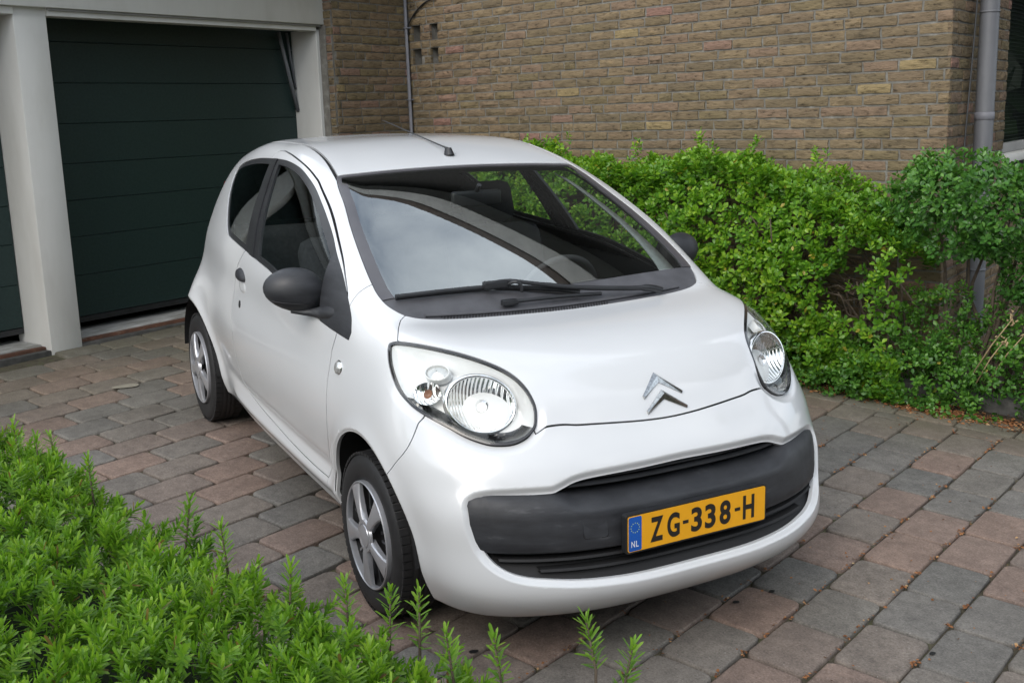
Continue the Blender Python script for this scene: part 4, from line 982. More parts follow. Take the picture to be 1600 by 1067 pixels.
    box('jamb_filler',2.301,2.345,-.06,.42,-.35,2.09,MT['mortar'],ga,0)
    box('fascia_beam',-3.2,2.315,-.045,.16,2.095,2.52,MT['whitewood'],ga,.004); box('head_strip',-.018,2.258,-.012,.10,2.048,2.094,MT['whitewood'],ga,.003)
    box('head_strip',-2.53,-.235,-.012,.10,2.048,2.094,MT['whitewood'],ga,.003)
    box('beam_bead',-.02,2.29,-.028,-.013,2.080,2.0945,MT['soffit'],ga,.002)
    box('flat_roof',-3.4,3.3,-.30,5.5,2.53,2.72,MT['soffit'],ga,.006)
    def door(x0,x1):
        d=thing('garage_door','','' ); d.parent=ga
        for key in('label','category'): del d[key]
        zb=[.135,.410,.667,.908,1.147,1.404,1.663,1.922,2.20]
        for i in range(len(zb)-1):
            z0,z1=zb[i],zb[i+1]
            box('door_panel',x0,x1,.282,.32,z0+.001,z1-.001,MT['doorgreen'],d,.0025)
            box('panel_lip',x0,x1,.2808,.284,z0+.004,z0+.010,MT['doorgreen'],d,.0015)
        box('bottom_seal',x0,x1,.284,.31,.095,.132,MT['trim'],d,.003)
    door(-.014,2.50); door(-2.53,-.24)
    bm=bmesh.new(); V1,F1=tube([(2.10,.24,2.05),(2.258,.25,1.45)],.014,8); V2,F2=tube([(2.20,.26,2.05),(2.264,.265,1.62)],.010,8); Va,Fa=join_vf([(V1,F1),(V2,F2)]); mesh_obj('door_track_cable',Va,Fa,MT['zinc'],ga)
    box('light_block_sheet',-2.55,2.56,.325,.335,.09,2.5,MT['dark'],ga,0); box('garage_side',2.57,2.6,.30,4.5,-.3,2.52,MT['dark'],ga,0); box('garage_side',-3.0,-2.9,.1,4.5,-.3,2.52,MT['dark'],ga,0); box('garage_floor',-2.6,2.7,.36,4.5,-.02,.0,MT['dark'],ga,0); box('garage_back',-3,3.1,4.5,4.6,-.2,2.5,MT['dark'],ga,0)  # first box: dark sheet added behind door panels to stop light through gaps
    for x0,x1 in((-.017,2.262),(-2.52,-.237)):
        box('threshold',x0,x1,.10,.62,-.2,.040,MT['concrete'],ga,.008); box('threshold_edge',x0+.01,x1,.055,.098,-.2,.030,MT['rust'],ga,.006)
        box('threshold_bed',x0,x1,.0,.053,-.2,.012,MT['kerb'],ga,.006)
    # ---- short brick front between the garage and the corner
    sb=thing('brick_pier','short shaded brick wall section between the garage post and the inner corner','brick wall',MG@Matrix.Translation((2.30,-.118,0)))
    Ms=MG@Matrix.Translation((2.30,-.118,0)); lay(sb,Ms,.03,.93,-.3,2.5,9,230,(),lambda px,py:py<216,.02)
    box('mortar',.032,.95,.002,.02,-.4,2.53,MT['mortar'],sb,0)
    bm=bmesh.new(); 
    for k in range(46):
        z=-.3+k*.0625; add_box(bm,.004+random.uniform(0,.006),.034,.0+random.uniform(0,.01),.118,z+.005,z+.057,.003)
    o=bm_obj('quoin_bricks',bm,MT['brick'],sb); o['kind']='stuff'; box('quoin_mortar',.012,.03,.004,.118,-.4,2.5,MT['mortar'],sb,0)
    # conduit in the corner and the loose cable beside it
    pts=[(.035,-.035,2.6),(.035,-.035,1.9),(.040,-.035,1.3),(.045,-.04,.9),(.045,-.04,.2)]
    V1,F1=tube([(MB@Vector(p))[:] for p in pts],.012,10); V3,F3=tube([(MB@Vector((p[0]-.024,p[1]+.008,p[2])))[:] for p in pts],.008,8)
    cdt=mesh_obj('conduit_pipe',*join_vf([(V1,F1),(V3,F3)]),MT['plasticgrey']); tag(cdt,'slim grey conduit pipe running down the inner brick corner','pipe')
    for z in(2.03,1.45,1.0):
        b_=box('pipe_clip',.012,.06,-.05,.0,z,z+.012,MT['plasticgrey'],None,.002,None); b_.parent=cdt; b_.matrix_local=MB
    cb=tube_obj('cable',[(MB@Vector(p))[:] for p in catmull([(.045,-.03,1.98),(.06,-.03,2.06),(.14,-.02,2.15),(.27,-.018,2.22),(.40,-.018,2.24)],6)],.007,MT['trim']); tag(cb,'thin black cable curving up from the conduit across the brick','cable')
    # downpipe at the right-hand corner, two straps
    Mp=MR
    dp=thing('downpipe','thick grey zinc downpipe standing in front of the shaded brick return wall','downpipe',MR)
    V1,F1=tube([(.42,-.09,2.9),(.42,-.09,-.05)],.052,28); o=mesh_obj('pipe',V1,F1,MT['zinc'],dp); o.data.set_sharp_from_angle(angle=R(50))
    for z in(1.80,1.22,.33):
        V1,F1=lathe([(z-.022 if z==1.22 else z-.006,.0525),(z-.02 if z==1.22 else z-.005,.0555),(z+.02 if z==1.22 else z+.005,.0555),(z+.022 if z==1.22 else z+.006,.0525)],28); o=mesh_obj('pipe_collar',[(v[0]+.42,v[2]-.09,v[1]) for v in V1],F1,MT['plasticgrey'] if z==1.22 else MT['zinc'],dp)
    wr=tube_obj('drooping_wire',[(MR@Vector(p))[:] for p in catmull([(.30,-.05,2.7),(.30,-.05,2.1),(.27,-.05,1.7),(.20,-.05,1.25),(.14,-.05,.85)],5)],.005,MT['trim']); tag(wr,'thin black wire hanging beside the grey downpipe','wire')
build_house()
# ------------------------------------------------------------------ ground and paving
def tagk(o,k): o['kind']=k; return o
tagk(mesh_obj('ground',[(-60,-60,-.016),(60,-60,-.016),(60,60,-.016),(-60,60,-.016)],[(0,1,2,3)],MT['joint'],None,False),'structure')
def paver_mat():
    M=mat('concrete_paver'); g=G(M); o=g.n('ShaderNodeOutputMaterial'); b=g.n('ShaderNodeBsdfPrincipled'); tc=g.n('ShaderNodeTexCoord').outputs['Object']; geo=g.n('ShaderNodeNewGeometry')
    rnd=g.math('FRACT',g.math('ADD',g.math('MULTIPLY',g.n('ShaderNodeObjectInfo').outputs['Random'],5.77),geo.outputs['Random Per Island']))
    r=g.n('ShaderNodeValToRGB'); r.color_ramp.interpolation='CONSTANT'; e=r.color_ramp.elements
    cols=[(0,(.168,.157,.143)),(.14,(.192,.158,.139)),(.28,(.178,.162,.147)),(.40,(.152,.148,.141)),(.52,(.184,.159,.141)),(.64,(.212,.160,.137)),(.76,(.160,.153,.144)),(.87,(.194,.169,.150)),(.94,(.222,.164,.138))]
    while len(e)<len(cols): e.new(.5)
    for q,(p,c) in zip(e,cols): q.position=p;q.color=(*c,1)
    g.l(rnd,r.inputs[0]); pos=geo.outputs['Position']
    n1=g.noise(pos,7,6,.6); c=g.mix(1,r.outputs[0],g.ramp(n1,[(.3,(.82,.82,.82)),(.7,(1.16,1.15,1.13))]),'MULTIPLY')
    n3=g.noise(pos,130,4,.75); c=g.mix(1,c,g.ramp(n3,[(.28,(.55,.55,.55)),(.48,(.98,.98,.98)),(.62,(1.18,1.18,1.17)),(.72,(1.75,1.75,1.7))]),'MULTIPLY')
    nw=g.noise(pos,24,6,.7); c=g.mix(1,c,g.ramp(nw,[(.3,(.78,.77,.76)),(.7,(1.22,1.22,1.20))]),'MULTIPLY')
    n4=g.noise(pos,190,2,.5); c=g.mix(g.ramp(n4,[(.68,(0,0,0)),(.74,(.6,.6,.6))]),c,(.40,.39,.37))
    # moss film near the garage and along the bed, where the paving stays damp
    sx=g.n('ShaderNodeSeparateXYZ'); g.l(pos,sx.inputs[0])
    far=g.ramp(g.math('MULTIPLY',g.math('ADD',sx.outputs[0],5.2),.2),[(.05,(1,1,1)),(.62,(0,0,0))]); bed=g.ramp(g.math('ADD',g.math('MULTIPLY',sx.outputs[1],.930),g.math('MULTIPLY',sx.outputs[0],-.366)),[(.0,(0,0,0))]) if False else g.ramp(g.math('MULTIPLY',g.math('ADD',g.math('MULTIPLY',sx.outputs[1],.930),g.math('MULTIPLY',sx.outputs[0],-.366)),.3),[(.58,(0,0,0)),(.80,(1,1,1))])
    mo=g.math('MULTIPLY',g.math('MAXIMUM',far,bed),g.ramp(g.noise(pos,2.3,6,.65),[(.28,(.30,.30,.30)),(.60,(.92,.92,.92))]))
    c=g.mix(g.math('MULTIPLY',mo,.8),c,g.ramp(n3,[(.3,(.070,.066,.032)),(.7,(.125,.115,.062))]))
    st=g.ramp(g.noise(pos,1.1,5,.6),[(.35,(.86,.85,.84)),(.65,(1.05,1.05,1.05))]); c=g.mix(1,c,st,'MULTIPLY')
    g.l(c,b.inputs['Base Color']); b.inputs['Roughness'].default_value=.82; b.inputs['Specular IOR Level'].default_value=.35
    bp=g.n('ShaderNodeBump'); bp.inputs['Strength'].default_value=.7; bp.inputs['Distance'].default_value=.003; g.l(g.math('ADD',g.math('MULTIPLY',n1,.8),g.math('MULTIPLY',n3,.55)),bp.inputs['Height']); g.l(bp.outputs[0],b.inputs['Normal']); g.l(b.outputs[0],o.inputs[0]); return M
MT['paver']=paver_mat()
TH_=R(111.5); PD=np.array([math.cos(TH_),math.sin(TH_)]); PN=np.array([PD[1],-PD[0]])
EDGE=2.74
def paver_mesh(k):
    r=np.random.default_rng(300+k); a=.5;c1=.045*1; out=[]
    # outline with tumbled corners (unit size in x, .2/.3 ratio handled by scale)
    for cx,cy,order in((a,a,0),(-a,a,1),(-a,-a,0),(a,-a,1)):
        k1=r.uniform(.05,.12);k2=r.uniform(.07,.17)
        p=[(cx-math.copysign(k1,cx),cy),(cx,cy-math.copysign(k2,cy))]
        p=[(p[0][0],p[0][1]),((cx-math.copysign(k1*.28,cx)),(cy-math.copysign(k2*.28,cy))),(p[1][0],p[1][1])]
        out+= p[::-1] if order==0 else p
    n=len(out); mid=[]
    Vv=[];Ff=[]
    for s,z in((1.0,-.05),(1.0,-.010),(.988,-.0045),(.962,-.0006),(.93,.0)):
        for x,y in out: Vv.append((x*s+(r.uniform(-.004,.004) if z>-.02 else 0),y*s+(r.uniform(-.006,.006) if z>-.02 else 0),z+(r.uniform(-.0006,.0006) if z>-.003 else 0)))
    for i in range(4):
        for j in range(n): Ff.append((i*n+j,i*n+(j+1)%n,(i+1)*n+(j+1)%n,(i+1)*n+j))
    Ff.append(tuple(4*n+j for j in range(n))); me=bpy.data.meshes.new('paver'); me.from_pydata(Vv,[],Ff); me.materials.append(MT['paver'])
    me.polygons.foreach_set('use_smooth',np.ones(len(me.polygons),bool)); me.set_sharp_from_angle(angle=R(50)); return me
JOINTS=[]
def build_paving():
    drv=bpy.data.objects.new('driveway',None); COL.objects.link(drv); drv['kind']='structure'
    PM=[paver_mesh(k) for k in range(14)]; r=random.Random(3)
    lines=[-1.057]; 
    while lines[-1]>-6.2: lines.append(lines[-1]-.2025)
    lines=lines[::-1]
    while lines[-1]<.36: lines.append(lines[-1]+.2034)
    while lines[-1]<4.2: lines.append(lines[-1]+.2185)
    S=[]
    MGi=MG.inverted()
    for i in range(len(lines)-1):
        p0,p1=lines[i],lines[i+1]; ph=-.013+.153*(i%2)+r.uniform(-.02,.02); a=ph-.3045*18
        while a<EDGE-.215:
            b=a+.3045*r.uniform(.985,1.015); e=min(b,EDGE-.212)
            if e-a>.06:
                c=PD*(a+e)/2+PN*(p0+p1)/2; 
                q=MGi@Vector((c[0],c[1],0))
                if q.y<-.09 and (MB.inverted()@Vector((c[0],c[1],0))).y<-.1: S.append((c[0],c[1],TH_,e-a-.009,p1-p0-.008,(i,a)))
                JOINTS.append((a,p0,p1))
            a=b
    x=lines[0]
    while x<4.2:       # border course along the bed
        l=.30*r.uniform(.95,1.05); c=PD*(EDGE-.104)+PN*(x+l/2); S.append((c[0],c[1],TH_-math.pi/2,l-.008,.196,None)); x+=l
    def score(s):
        px,py,z=campix((s[0],s[1],0))
        if z<.8 or not(-60<px<1660 and 470<py<1130): return -abs(px)/1e4-5
        if -2.3<s[0]<.45 and -.6<s[1]<.66 and not(px<560): return .01/z
        if px<(py-690)*1.65 and py>700: return .02/z
        return s[3]*s[4]/z**2
    S.sort(key=score,reverse=True)
    for i,(x,y,t,l,w,_) in enumerate(S[:300]):
        o=bpy.data.objects.new('paver',PM[r.randrange(14)]); COL.objects.link(o); o.parent=drv; o.location=(x,y,r.uniform(-.003,.002)); o.scale=(l,w,1); o.rotation_euler=(r.uniform(-.006,.006),r.uniform(-.006,.006),t+r.uniform(-.008,.008)+(math.pi if r.random()<.5 else 0))
    Vv=[];Ff=[];o=0
    for x,y,t,l,w,_ in S[300:]:
        me=PM[r.randrange(14)]; c=np.array([v.co[:] for v in me.vertices])*np.array([l,w,1]); ct,st=math.cos(t),math.sin(t)
        Vv.append(np.stack([c[:,0]*ct-c[:,1]*st+x,c[:,0]*st+c[:,1]*ct+y,c[:,2]+r.uniform(-.003,.002)],1)); Ff+=[tuple(k+o for k in q.vertices) for q in me.polygons]; o+=len(c)
    ob=mesh_obj('paver_field',np.concatenate(Vv),Ff,MT['paver'],drv); ob.data.set_sharp_from_angle(angle=R(50)); ob['kind']='stuff'
build_paving()
# planting bed and its kerb
e0=PD*EDGE+PN*-3.6; e1=PD*EDGE+PN*4.0; b0=PD*(EDGE+4)+PN*-3.6; b1=PD*(EDGE+4)+PN*4.0
tagk(mesh_obj('planting_bed',[(*e0,-.006),(*e1,-.006),(*b1,.02),(*b0,.02)],[(0,1,2,3)],MT['soil'],None,False),'structure')
kb=thing('kerb','dark concrete kerb edging the planting bed at the right, half hidden by ground cover','kerb'); 
for i in range(5):
    a=-.25+i*.80; c0=PD*(EDGE+.20)+PN*a; o=box('kerb_stone',0,.79,-.05,.05,-.1,.075,MT['kerb'],kb,.012,Matrix.Translation((c0[0],c0[1],0))@Matrix.Rotation(TH_-math.pi/2,4,'Z'))
# ------------------------------------------------------------------ vegetation
def leaf_mat(name,stops,yellow=None,rough=.38,trans=.35,tintattr=True,spec=.5):
    M=mat(name); g=G(M); o=g.n('ShaderNodeOutputMaterial'); b=g.n('ShaderNodeBsdfPrincipled'); geo=g.n('ShaderNodeNewGeometry'); rnd=geo.outputs['Random Per Island']
    at=g.n('ShaderNodeAttribute',attribute_name='tint').outputs['Fac']
    f=g.math('ADD',g.math('MULTIPLY',rnd,.45),g.math('MULTIPLY',at,.55)); c=g.ramp(f,stops)
    if yellow:
        c=g.mix(g.ramp(rnd,[(1-yellow[0]-.001,(0,0,0)),(1-yellow[0],(1,1,1))]),c,yellow[1])
    n=g.noise(geo.outputs['Position'],45,3); c=g.mix(1,c,g.ramp(n,[(.3,(.82,.84,.80)),(.7,(1.15,1.14,1.1))]),'MULTIPLY')
    g.l(c,b.inputs['Base Color']); b.inputs['Roughness'].default_value=rough; b.inputs['Specular IOR Level'].default_value=spec
    tr=g.n('ShaderNodeBsdfTranslucent'); g.l(g.mix(1,c,(1.25,1.35,.6),'MULTIPLY'),tr.inputs[0]); mx=g.n('ShaderNodeMixShader'); mx.inputs[0].default_value=trans
    g.l(b.outputs[0],mx.inputs[1]); g.l(tr.outputs[0],mx.inputs[2]); g.l(mx.outputs[0],o.inputs[0]); return M
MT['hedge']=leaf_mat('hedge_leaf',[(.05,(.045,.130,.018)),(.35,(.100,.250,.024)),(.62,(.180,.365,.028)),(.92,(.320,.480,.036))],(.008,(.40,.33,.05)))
MT['shrub']=leaf_mat('glossy_shrub_leaf',[(.05,(.032,.105,.024)),(.5,(.075,.205,.036)),(.95,(.16,.33,.050))],None,.30,.25)
MT['cover']=leaf_mat('ground_cover_leaf',[(.05,(.036,.115,.022)),(.5,(.085,.225,.034)),(.95,(.18,.36,.046))],(.004,(.35,.30,.06)),.35,.3)
MT['yew']=leaf_mat('yew_needle',[(.05,(.036,.092,.016)),(.35,(.092,.212,.024)),(.65,(.160,.310,.030)),(.95,(.260,.410,.048))],(.012,(.20,.13,.05)),.42,.45)
MT['tree']=leaf_mat('tree_leaf',[(.05,(.012,.030,.010)),(.5,(.025,.062,.014)),(.95,(.05,.10,.02))],None,.5,.25)
def unit(a): return a/np.maximum(np.linalg.norm(a,axis=-1,keepdims=True),1e-9)
def leaves(name,P,D,Nn,Ln,Wd,tint,material,parent=None,shape='round',fold=.16):
    """one mesh of folded leaves: P base, D direction, Nn face normal, Ln length, Wd width"""
    D=unit(D); S=unit(np.cross(D,Nn)); U=np.cross(S,D); n=len(P)
    pr={'round':[(0,0),(.38,.30),(.50,.66),(0,1.0),(-.50,.66),(-.38,.30)],'needle':[(0,0),(.5,.12),(.46,.84),(0,1.0),(-.46,.84),(-.5,.12)]}[shape]
    V=np.empty((n,6,3))
    for k,(a,b) in enumerate(pr):
        lift=(fold*abs(a)*2)*Wd-(.10*b*b)*Ln
        V[:,k]=P+S*(a*Wd)[:,None]+D*(b*Ln)[:,None]+U*lift[:,None]
    b=np.arange(n)[:,None]*6; Q=np.concatenate([b+np.array([[0,1,2,3]]),b+np.array([[0,3,4,5]])])
    o=mesh_obj(name,V.reshape(-1,3),Q.astype(np.int32),material,parent,smooth=True)
    at=o.data.attributes.new('tint','FLOAT','POINT'); at.data.foreach_set('value',np.repeat(tint,6).astype(np.float32)); return o
def vnoise(P,s,seed=0):
    r=np.random.default_rng(seed); out=0
    for i in range(6):
        k=r.normal(size=3)*s*(1+.5*i); out=out+np.sin(P@k+r.uniform(0,6.28))/(1+.5*i)
    return out/2.6
def rosettes(tips,outn,nl,L0,rng,spread=.9,tintf=None,wr=.62):
    n=len(tips); up=np.array([0,0,1.])
    ax=unit(outn*.75+up*.55+rng.normal(size=(n,3))*.42)
    t1=unit(np.cross(ax,rng.normal(size=(n,3)))); t2=np.cross(ax,t1)
    A=[];Dd=[];Nm=[];Ls=[];Ti=[]
    base_t=tintf if tintf is not None else rng.uniform(0,1,n)
    for k in range(nl):
        q=k*2.4+rng.uniform(-.4,.4,n); lev=k/nl
        rad=np.cos(q)[:,None]*t1+np.sin(q)[:,None]*t2
        el=(.25+.9*lev)
        d=unit(rad*spread+ax*el+rng.normal(size=(n,3))*.18); A.append(tips-ax*(L0*1.3*(1-lev))[:,None]*1.0+rad*.004 if not np.isscalar(L0) else tips-ax*(L0*1.3*(1-lev))+rad*.004)
        nn=unit(ax*1.0-rad*.25*0+rng.normal(size=(n,3))*.25); Dd.append(d);Nm.append(nn);Ls.append(L0*(1.05-.35*lev)*rng.uniform(.75,1.2,n)); Ti.append(np.clip(base_t*.75+.25*lev+rng.normal(size=n)*.06,0,1))
    P=np.concatenate(A);D=np.concatenate(Dd);Nn=np.concatenate(Nm);Ln=np.concatenate(Ls);T=np.concatenate(Ti)
    return P,D,Nn,Ln,Ln*wr*rng.uniform(.85,1.15,len(Ln)),T
MBn=np.array(MB.to_3x3()); MBo=np.array(MB.translation)
def toW(e,n,z): return MBo+np.outer(e,MBn[:,0])-np.outer(n,MBn[:,1])+np.outer(z,MBn[:,2])
def dirW(e,n,z): return np.outer(e,MBn[:,0])-np.outer(n,MBn[:,1])+np.outer(z,MBn[:,2])
def build_hedge():
    r=np.random.default_rng(21)
    root=thing('hedge','broad rounded evergreen hedge with yellow-green young leaves growing against the brick wall','hedge')
    topz=spl([.6,1.7,2.5,3.0,3.6,4.0,4.25,4.55,4.8],[1.02,1.03,.98,.99,1.0,.93,.80,.66,.50])
    def surf(n,depth,e0=.75,e1=4.72):
        e=r.uniform(e0,e1,n); s=r.uniform(0,1,n); H=topz(e); bot=-.26+.045*(4.2-e)*1.0
        # right-hand end thins out low down where the trunk shows
        zz=np.where(s<.30,H,bot+(H-bot)*(1-(s-.30)/.70)); nf=np.where(s<.30,.08+.52*(s/.30),0)
        t=(zz-bot)/(H-bot); front=.50+.20*np.sin(np.clip(t,0,1)*math.pi*.86+.25); front=front*np.where(t>.88,1-.35*((t-.88)/.12),1)
        nn=np.where(s<.30,nf,front)
        oe=np.zeros(n); on=np.where(s<.30,.25,1.0); oz=np.where(s<.30,1.0,.15+.25*(t-.5))
        P=toW(e,nn,zz); O=unit(dirW(oe,on,oz)); d=vnoise(P,4.2,5)*.10+vnoise(P,11,6)*.045-depth
        keep=np.ones(n,bool); gap=(e>4.22+.5*np.abs(zz-.25))&(zz<.58)&(zz>.0); keep&=~(gap&(r.uniform(0,1,n)<.88))
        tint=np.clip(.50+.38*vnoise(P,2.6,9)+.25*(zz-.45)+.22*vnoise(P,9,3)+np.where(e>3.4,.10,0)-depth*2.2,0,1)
        return (P+O*d[:,None])[keep],O[keep],tint[keep]
    A=[]
    for n,dep in((3100,.0),(2000,.05),(1500,.11)):
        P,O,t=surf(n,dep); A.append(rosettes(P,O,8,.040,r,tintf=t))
    # long sprays standing clear at the top and at the right end
    sp=[];so_=[]
    for e,n,z in ((2.05,.35,1.17),(2.75,.4,1.13),(3.2,.3,1.18),(3.65,.42,1.14),(4.22,.5,.98),(4.45,.62,.75),(4.62,.66,.60),(4.58,.7,.47),(4.38,.72,.25),(4.30,.74,.05),(1.75,.45,1.16),(4.05,.35,1.08)):
        k=10; t=np.linspace(0,1,k); b=toW(np.full(k,e)+r.normal(size=k)*.03,np.full(k,n)+r.normal(size=k)*.03,z-.16+.16*t); sp.append(b); so_.append(np.tile(unit(dirW([0],[.5],[.8])),(k,1)))
    P=np.concatenate(sp);O=np.concatenate(so_); A.append(rosettes(P,O,7,.034,r,tintf=np.clip(.72+r.normal(size=len(P))*.12,0,1)))
    Z=[np.concatenate([a[i] for a in A]) for i in range(6)]
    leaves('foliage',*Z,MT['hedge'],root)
    # branches inside
    parts=[]
    for i in range(90):
        e=r.uniform(.9,4.6); b=toW([e],[r.uniform(.12,.35)],[-.2])[0]; p=[b]
        for k in range(5): p.append(p[-1]+dirW([r.normal()*.07],[r.normal()*.06+.035],[.18])[0])
        if e+.3>4.4: p=p[:4]
        parts.append(tube(p,[.010,.009,.0075,.006,.005,.003][:len(p)],6))
    for i in range(16):   # bare twigs showing at the thin right-hand end
        a=toW([r.uniform(4.2,4.55)],[r.uniform(.2,.35)],[r.uniform(.05,.45)])[0]; p=[a]
        for k in range(5): p.append(p[-1]+dirW([-.06+r.normal()*.05],[.05+r.normal()*.03],[.03+r.normal()*.05])[0])
        parts.append(tube(p,[.008,.007,.006,.005,.004,.003],6))
    mesh_obj('branches',*join_vf(parts),MT['bark'],root)['kind']='stuff'
def blob_shrub(name,label,cat,ell,n_t,L0,m,seed,nl=7,tw=12,tb=.5,group=None):
    r=np.random.default_rng(seed); root=thing(name,label,cat,None,group); A=[]
    for (e,n,z,re,rn,rz) in ell:
        k=int(n_t*(re*rn+re*rz+rn*rz)/.35); d=unit(r.normal(size=(k,3))); sc=np.array([re,rn,rz])
        rad=r.uniform(.55,1.0,k)**.5; l=d*sc*rad[:,None]
        P=toW(e+l[:,0],n+l[:,1],z+l[:,2]); O=unit(dirW(d[:,0]/re,d[:,1]/rn,d[:,2]/rz)); P=P+O*(vnoise(P,7,seed)*.11+vnoise(P,17,seed+3)*.04)[:,None]
        ok=(n+l[:,1]>.03); P,O,rr,dz=P[ok],O[ok],rad[ok],d[ok,2]
        A.append(rosettes(P,O,nl,L0,r,tintf=np.clip(tb+.3*vnoise(P,5,seed+1)+.5*(rr-.85)+.2*dz,0,1)))
    Z=[np.concatenate([a[i] for a in A]) for i in range(6)]; leaves('foliage',*Z,m,root)
    parts=[]
    for i in range(tw):
        e,n,z,re,rn,rz=ell[i%len(ell)]; b=toW([e+r.normal()*.05],[max(.05,.14+r.normal()*.04)],[-.32])[0]; p=[b]; tgt=toW([e+r.normal()*re*.5],[max(.05,n*.6+r.normal()*.04)],[z+r.normal()*rz*.4])[0]
        for k in range(1,6): p.append(b+(tgt-b)*k/5+r.normal(size=3)*.018)
        mesh_obj('stem',*tube(p,[.016,.014,.012,.009,.006,.004],7),MT['bark'],root)
    return root
TALL=[(0.595,-1.831,1.0),(0.734,-1.8,1.0),(0.733,-1.768,1.0),(0.916,-1.72,1.0),(1.219,-1.588,1.0),(1.368,-1.564,1.0),(1.574,-1.506,1.0),(1.742,-1.401,1.0),(1.769,-1.364,1.0),(1.942,-1.322,1.0),(1.959,-1.177,1.0),(2.048,-1.164,1.0),(1.679,-1.45,1.0),(1.897,-1.376,1.0)]
def build_yew():
    r=np.random.default_rng(5); root=thing('yew_hedge','bright green clipped yew hedge filling the lower left corner in front of the car','hedge')
    line=catmull([(-.9,-2.32),(-.1,-2.02),(.47,-1.825),(1.02,-1.695),(1.48,-1.525),(1.77,-1.405),(2.1,-1.36),(2.6,-1.35)],14); seg=np.diff(line,axis=0); cum=np.r_[0,np.cumsum(np.linalg.norm(seg,axis=1))]
    def along(u):
        s=u*cum[-1]; x=np.interp(s,cum,line[:,0]);y=np.interp(s,cum,line[:,1]); x2=np.interp(s+.02,cum,line[:,0]);y2=np.interp(s+.02,cum,line[:,1]); t=unit(np.stack([x2-x+1e-9,y2-y],1)); return np.stack([x,y],1),np.stack([t[:,1],-t[:,0]],1)
    def sample(n,dep):
        u=r.uniform(.05,.985,n); b,nr=along(u); q=r.uniform(0,1,n)
        w=np.full(n,1.15)
        side=r.uniform(0,1,n)<.16                   # shoots on the far face and the rounded edge
        o=np.where(side,-.03+.0*q,q*w); xy=b+nr*o[:,None]
        z=.927+.04*np.clip(o/.5,0,1)-.03*np.exp(-(o/.05)**2); P=np.stack([xy[:,0],xy[:,1],z],1)
        P[:,2]+=vnoise(P*np.array([1,1,0]),5.5,2)*.035+vnoise(P*np.array([1,1,0]),15,3)*.022-dep
        P[side,2]-=r.uniform(0,.35,side.sum())
        ax=np.stack([-nr[:,0]*np.where(side,.9,.18),-nr[:,1]*np.where(side,.9,.18),np.full(n,.85)],1)+r.normal(size=(n,3))*np.array([.48,.48,.16])
        return P,unit(ax),side
    NP=[];ND=[];NN=[];NL=[];NT=[];stems=[]
    def shoots(P,ax,Ls,base,nn,ln=.0220):
        n=len(P); t1=unit(np.cross(ax,r.normal(size=(n,3)))); t2=np.cross(ax,t1)
        for k in range(nn):
            f=(k+.5)/nn; q=k*2.399+r.uniform(-.3,.3,n); rad=np.cos(q)[:,None]*t1*1.0+np.sin(q)[:,None]*t2*.75
            el=.45+.75*f+ (1.6 if k>nn-4 else 0); d=unit(rad+ax*el+r.normal(size=(n,3))*.10)
            NP.append(P+ax*(Ls*f)[:,None]); ND.append(d); NN.append(unit(ax*1.0-rad*.7+r.normal(size=(n,3))*.15)); NL.append(ln*r.uniform(.8,1.2,n)*(1.05-.35*abs(f-.45))); NT.append(np.clip(base+.30*f+r.normal(size=n)*.05,0,1))
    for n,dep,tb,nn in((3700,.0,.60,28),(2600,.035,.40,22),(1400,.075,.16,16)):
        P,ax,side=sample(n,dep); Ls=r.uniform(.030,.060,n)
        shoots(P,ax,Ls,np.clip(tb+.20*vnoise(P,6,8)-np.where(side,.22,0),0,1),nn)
    tall=np.array(TALL)
    ax=unit(np.array([0,0,1.])+r.normal(size=(len(tall),3))*.10); Ls=r.uniform(.080,.110,len(tall)); P=tall-ax*(Ls*.75)[:,None]
    shoots(P,ax,Ls,np.full(len(tall),.58),36,.026)
    parts=[tube([p-a*.03-np.array([0,0,.02 if p[0]<1.9 else .45]),p,p+a*l],[.003,.0025,.0012],5) for p,a,l in zip(P,ax,Ls)]
    NPc,NDc,NNc,NLc,NTc=[np.concatenate(x) for x in(NP,ND,NN,NL,NT)]
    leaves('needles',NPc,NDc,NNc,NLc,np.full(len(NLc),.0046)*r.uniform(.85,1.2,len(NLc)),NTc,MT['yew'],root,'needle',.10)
    for i in range(260):
        u=np.array([r.uniform(.05,.97)]); b,nr=along(u); o=r.uniform(.02,.9); b=b[0]+nr[0]*o; p=[np.array([b[0],b[1],.45])]
        for k in range(4): p.append(p[-1]+np.array([r.normal()*.03,r.normal()*.03,.11]))
        parts.append(tube(p,[.008,.007,.005,.004,.002],5))
    mesh_obj('twigs',*join_vf(parts),MT['bark'],root)['kind']='stuff'
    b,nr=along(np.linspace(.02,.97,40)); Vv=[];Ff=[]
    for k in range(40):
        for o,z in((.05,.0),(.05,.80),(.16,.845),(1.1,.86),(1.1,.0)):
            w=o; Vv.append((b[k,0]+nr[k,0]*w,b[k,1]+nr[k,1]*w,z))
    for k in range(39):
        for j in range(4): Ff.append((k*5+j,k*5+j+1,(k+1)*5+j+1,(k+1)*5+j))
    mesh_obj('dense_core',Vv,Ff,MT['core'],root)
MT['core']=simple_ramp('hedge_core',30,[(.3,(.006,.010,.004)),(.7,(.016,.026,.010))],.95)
build_hedge(); build_yew()
blob_shrub('corner_shrub','darker glossy shrub crowding round the foot of the grey downpipe','shrub',[(4.95,.42,.80,.36,.26,.27),(5.10,.38,.74,.23,.22,.24),(4.72,.36,.88,.22,.22,.20),(5.24,.26,.40,.15,.13,.15)],560,.036,MT['shrub'],31,7,10,.45)
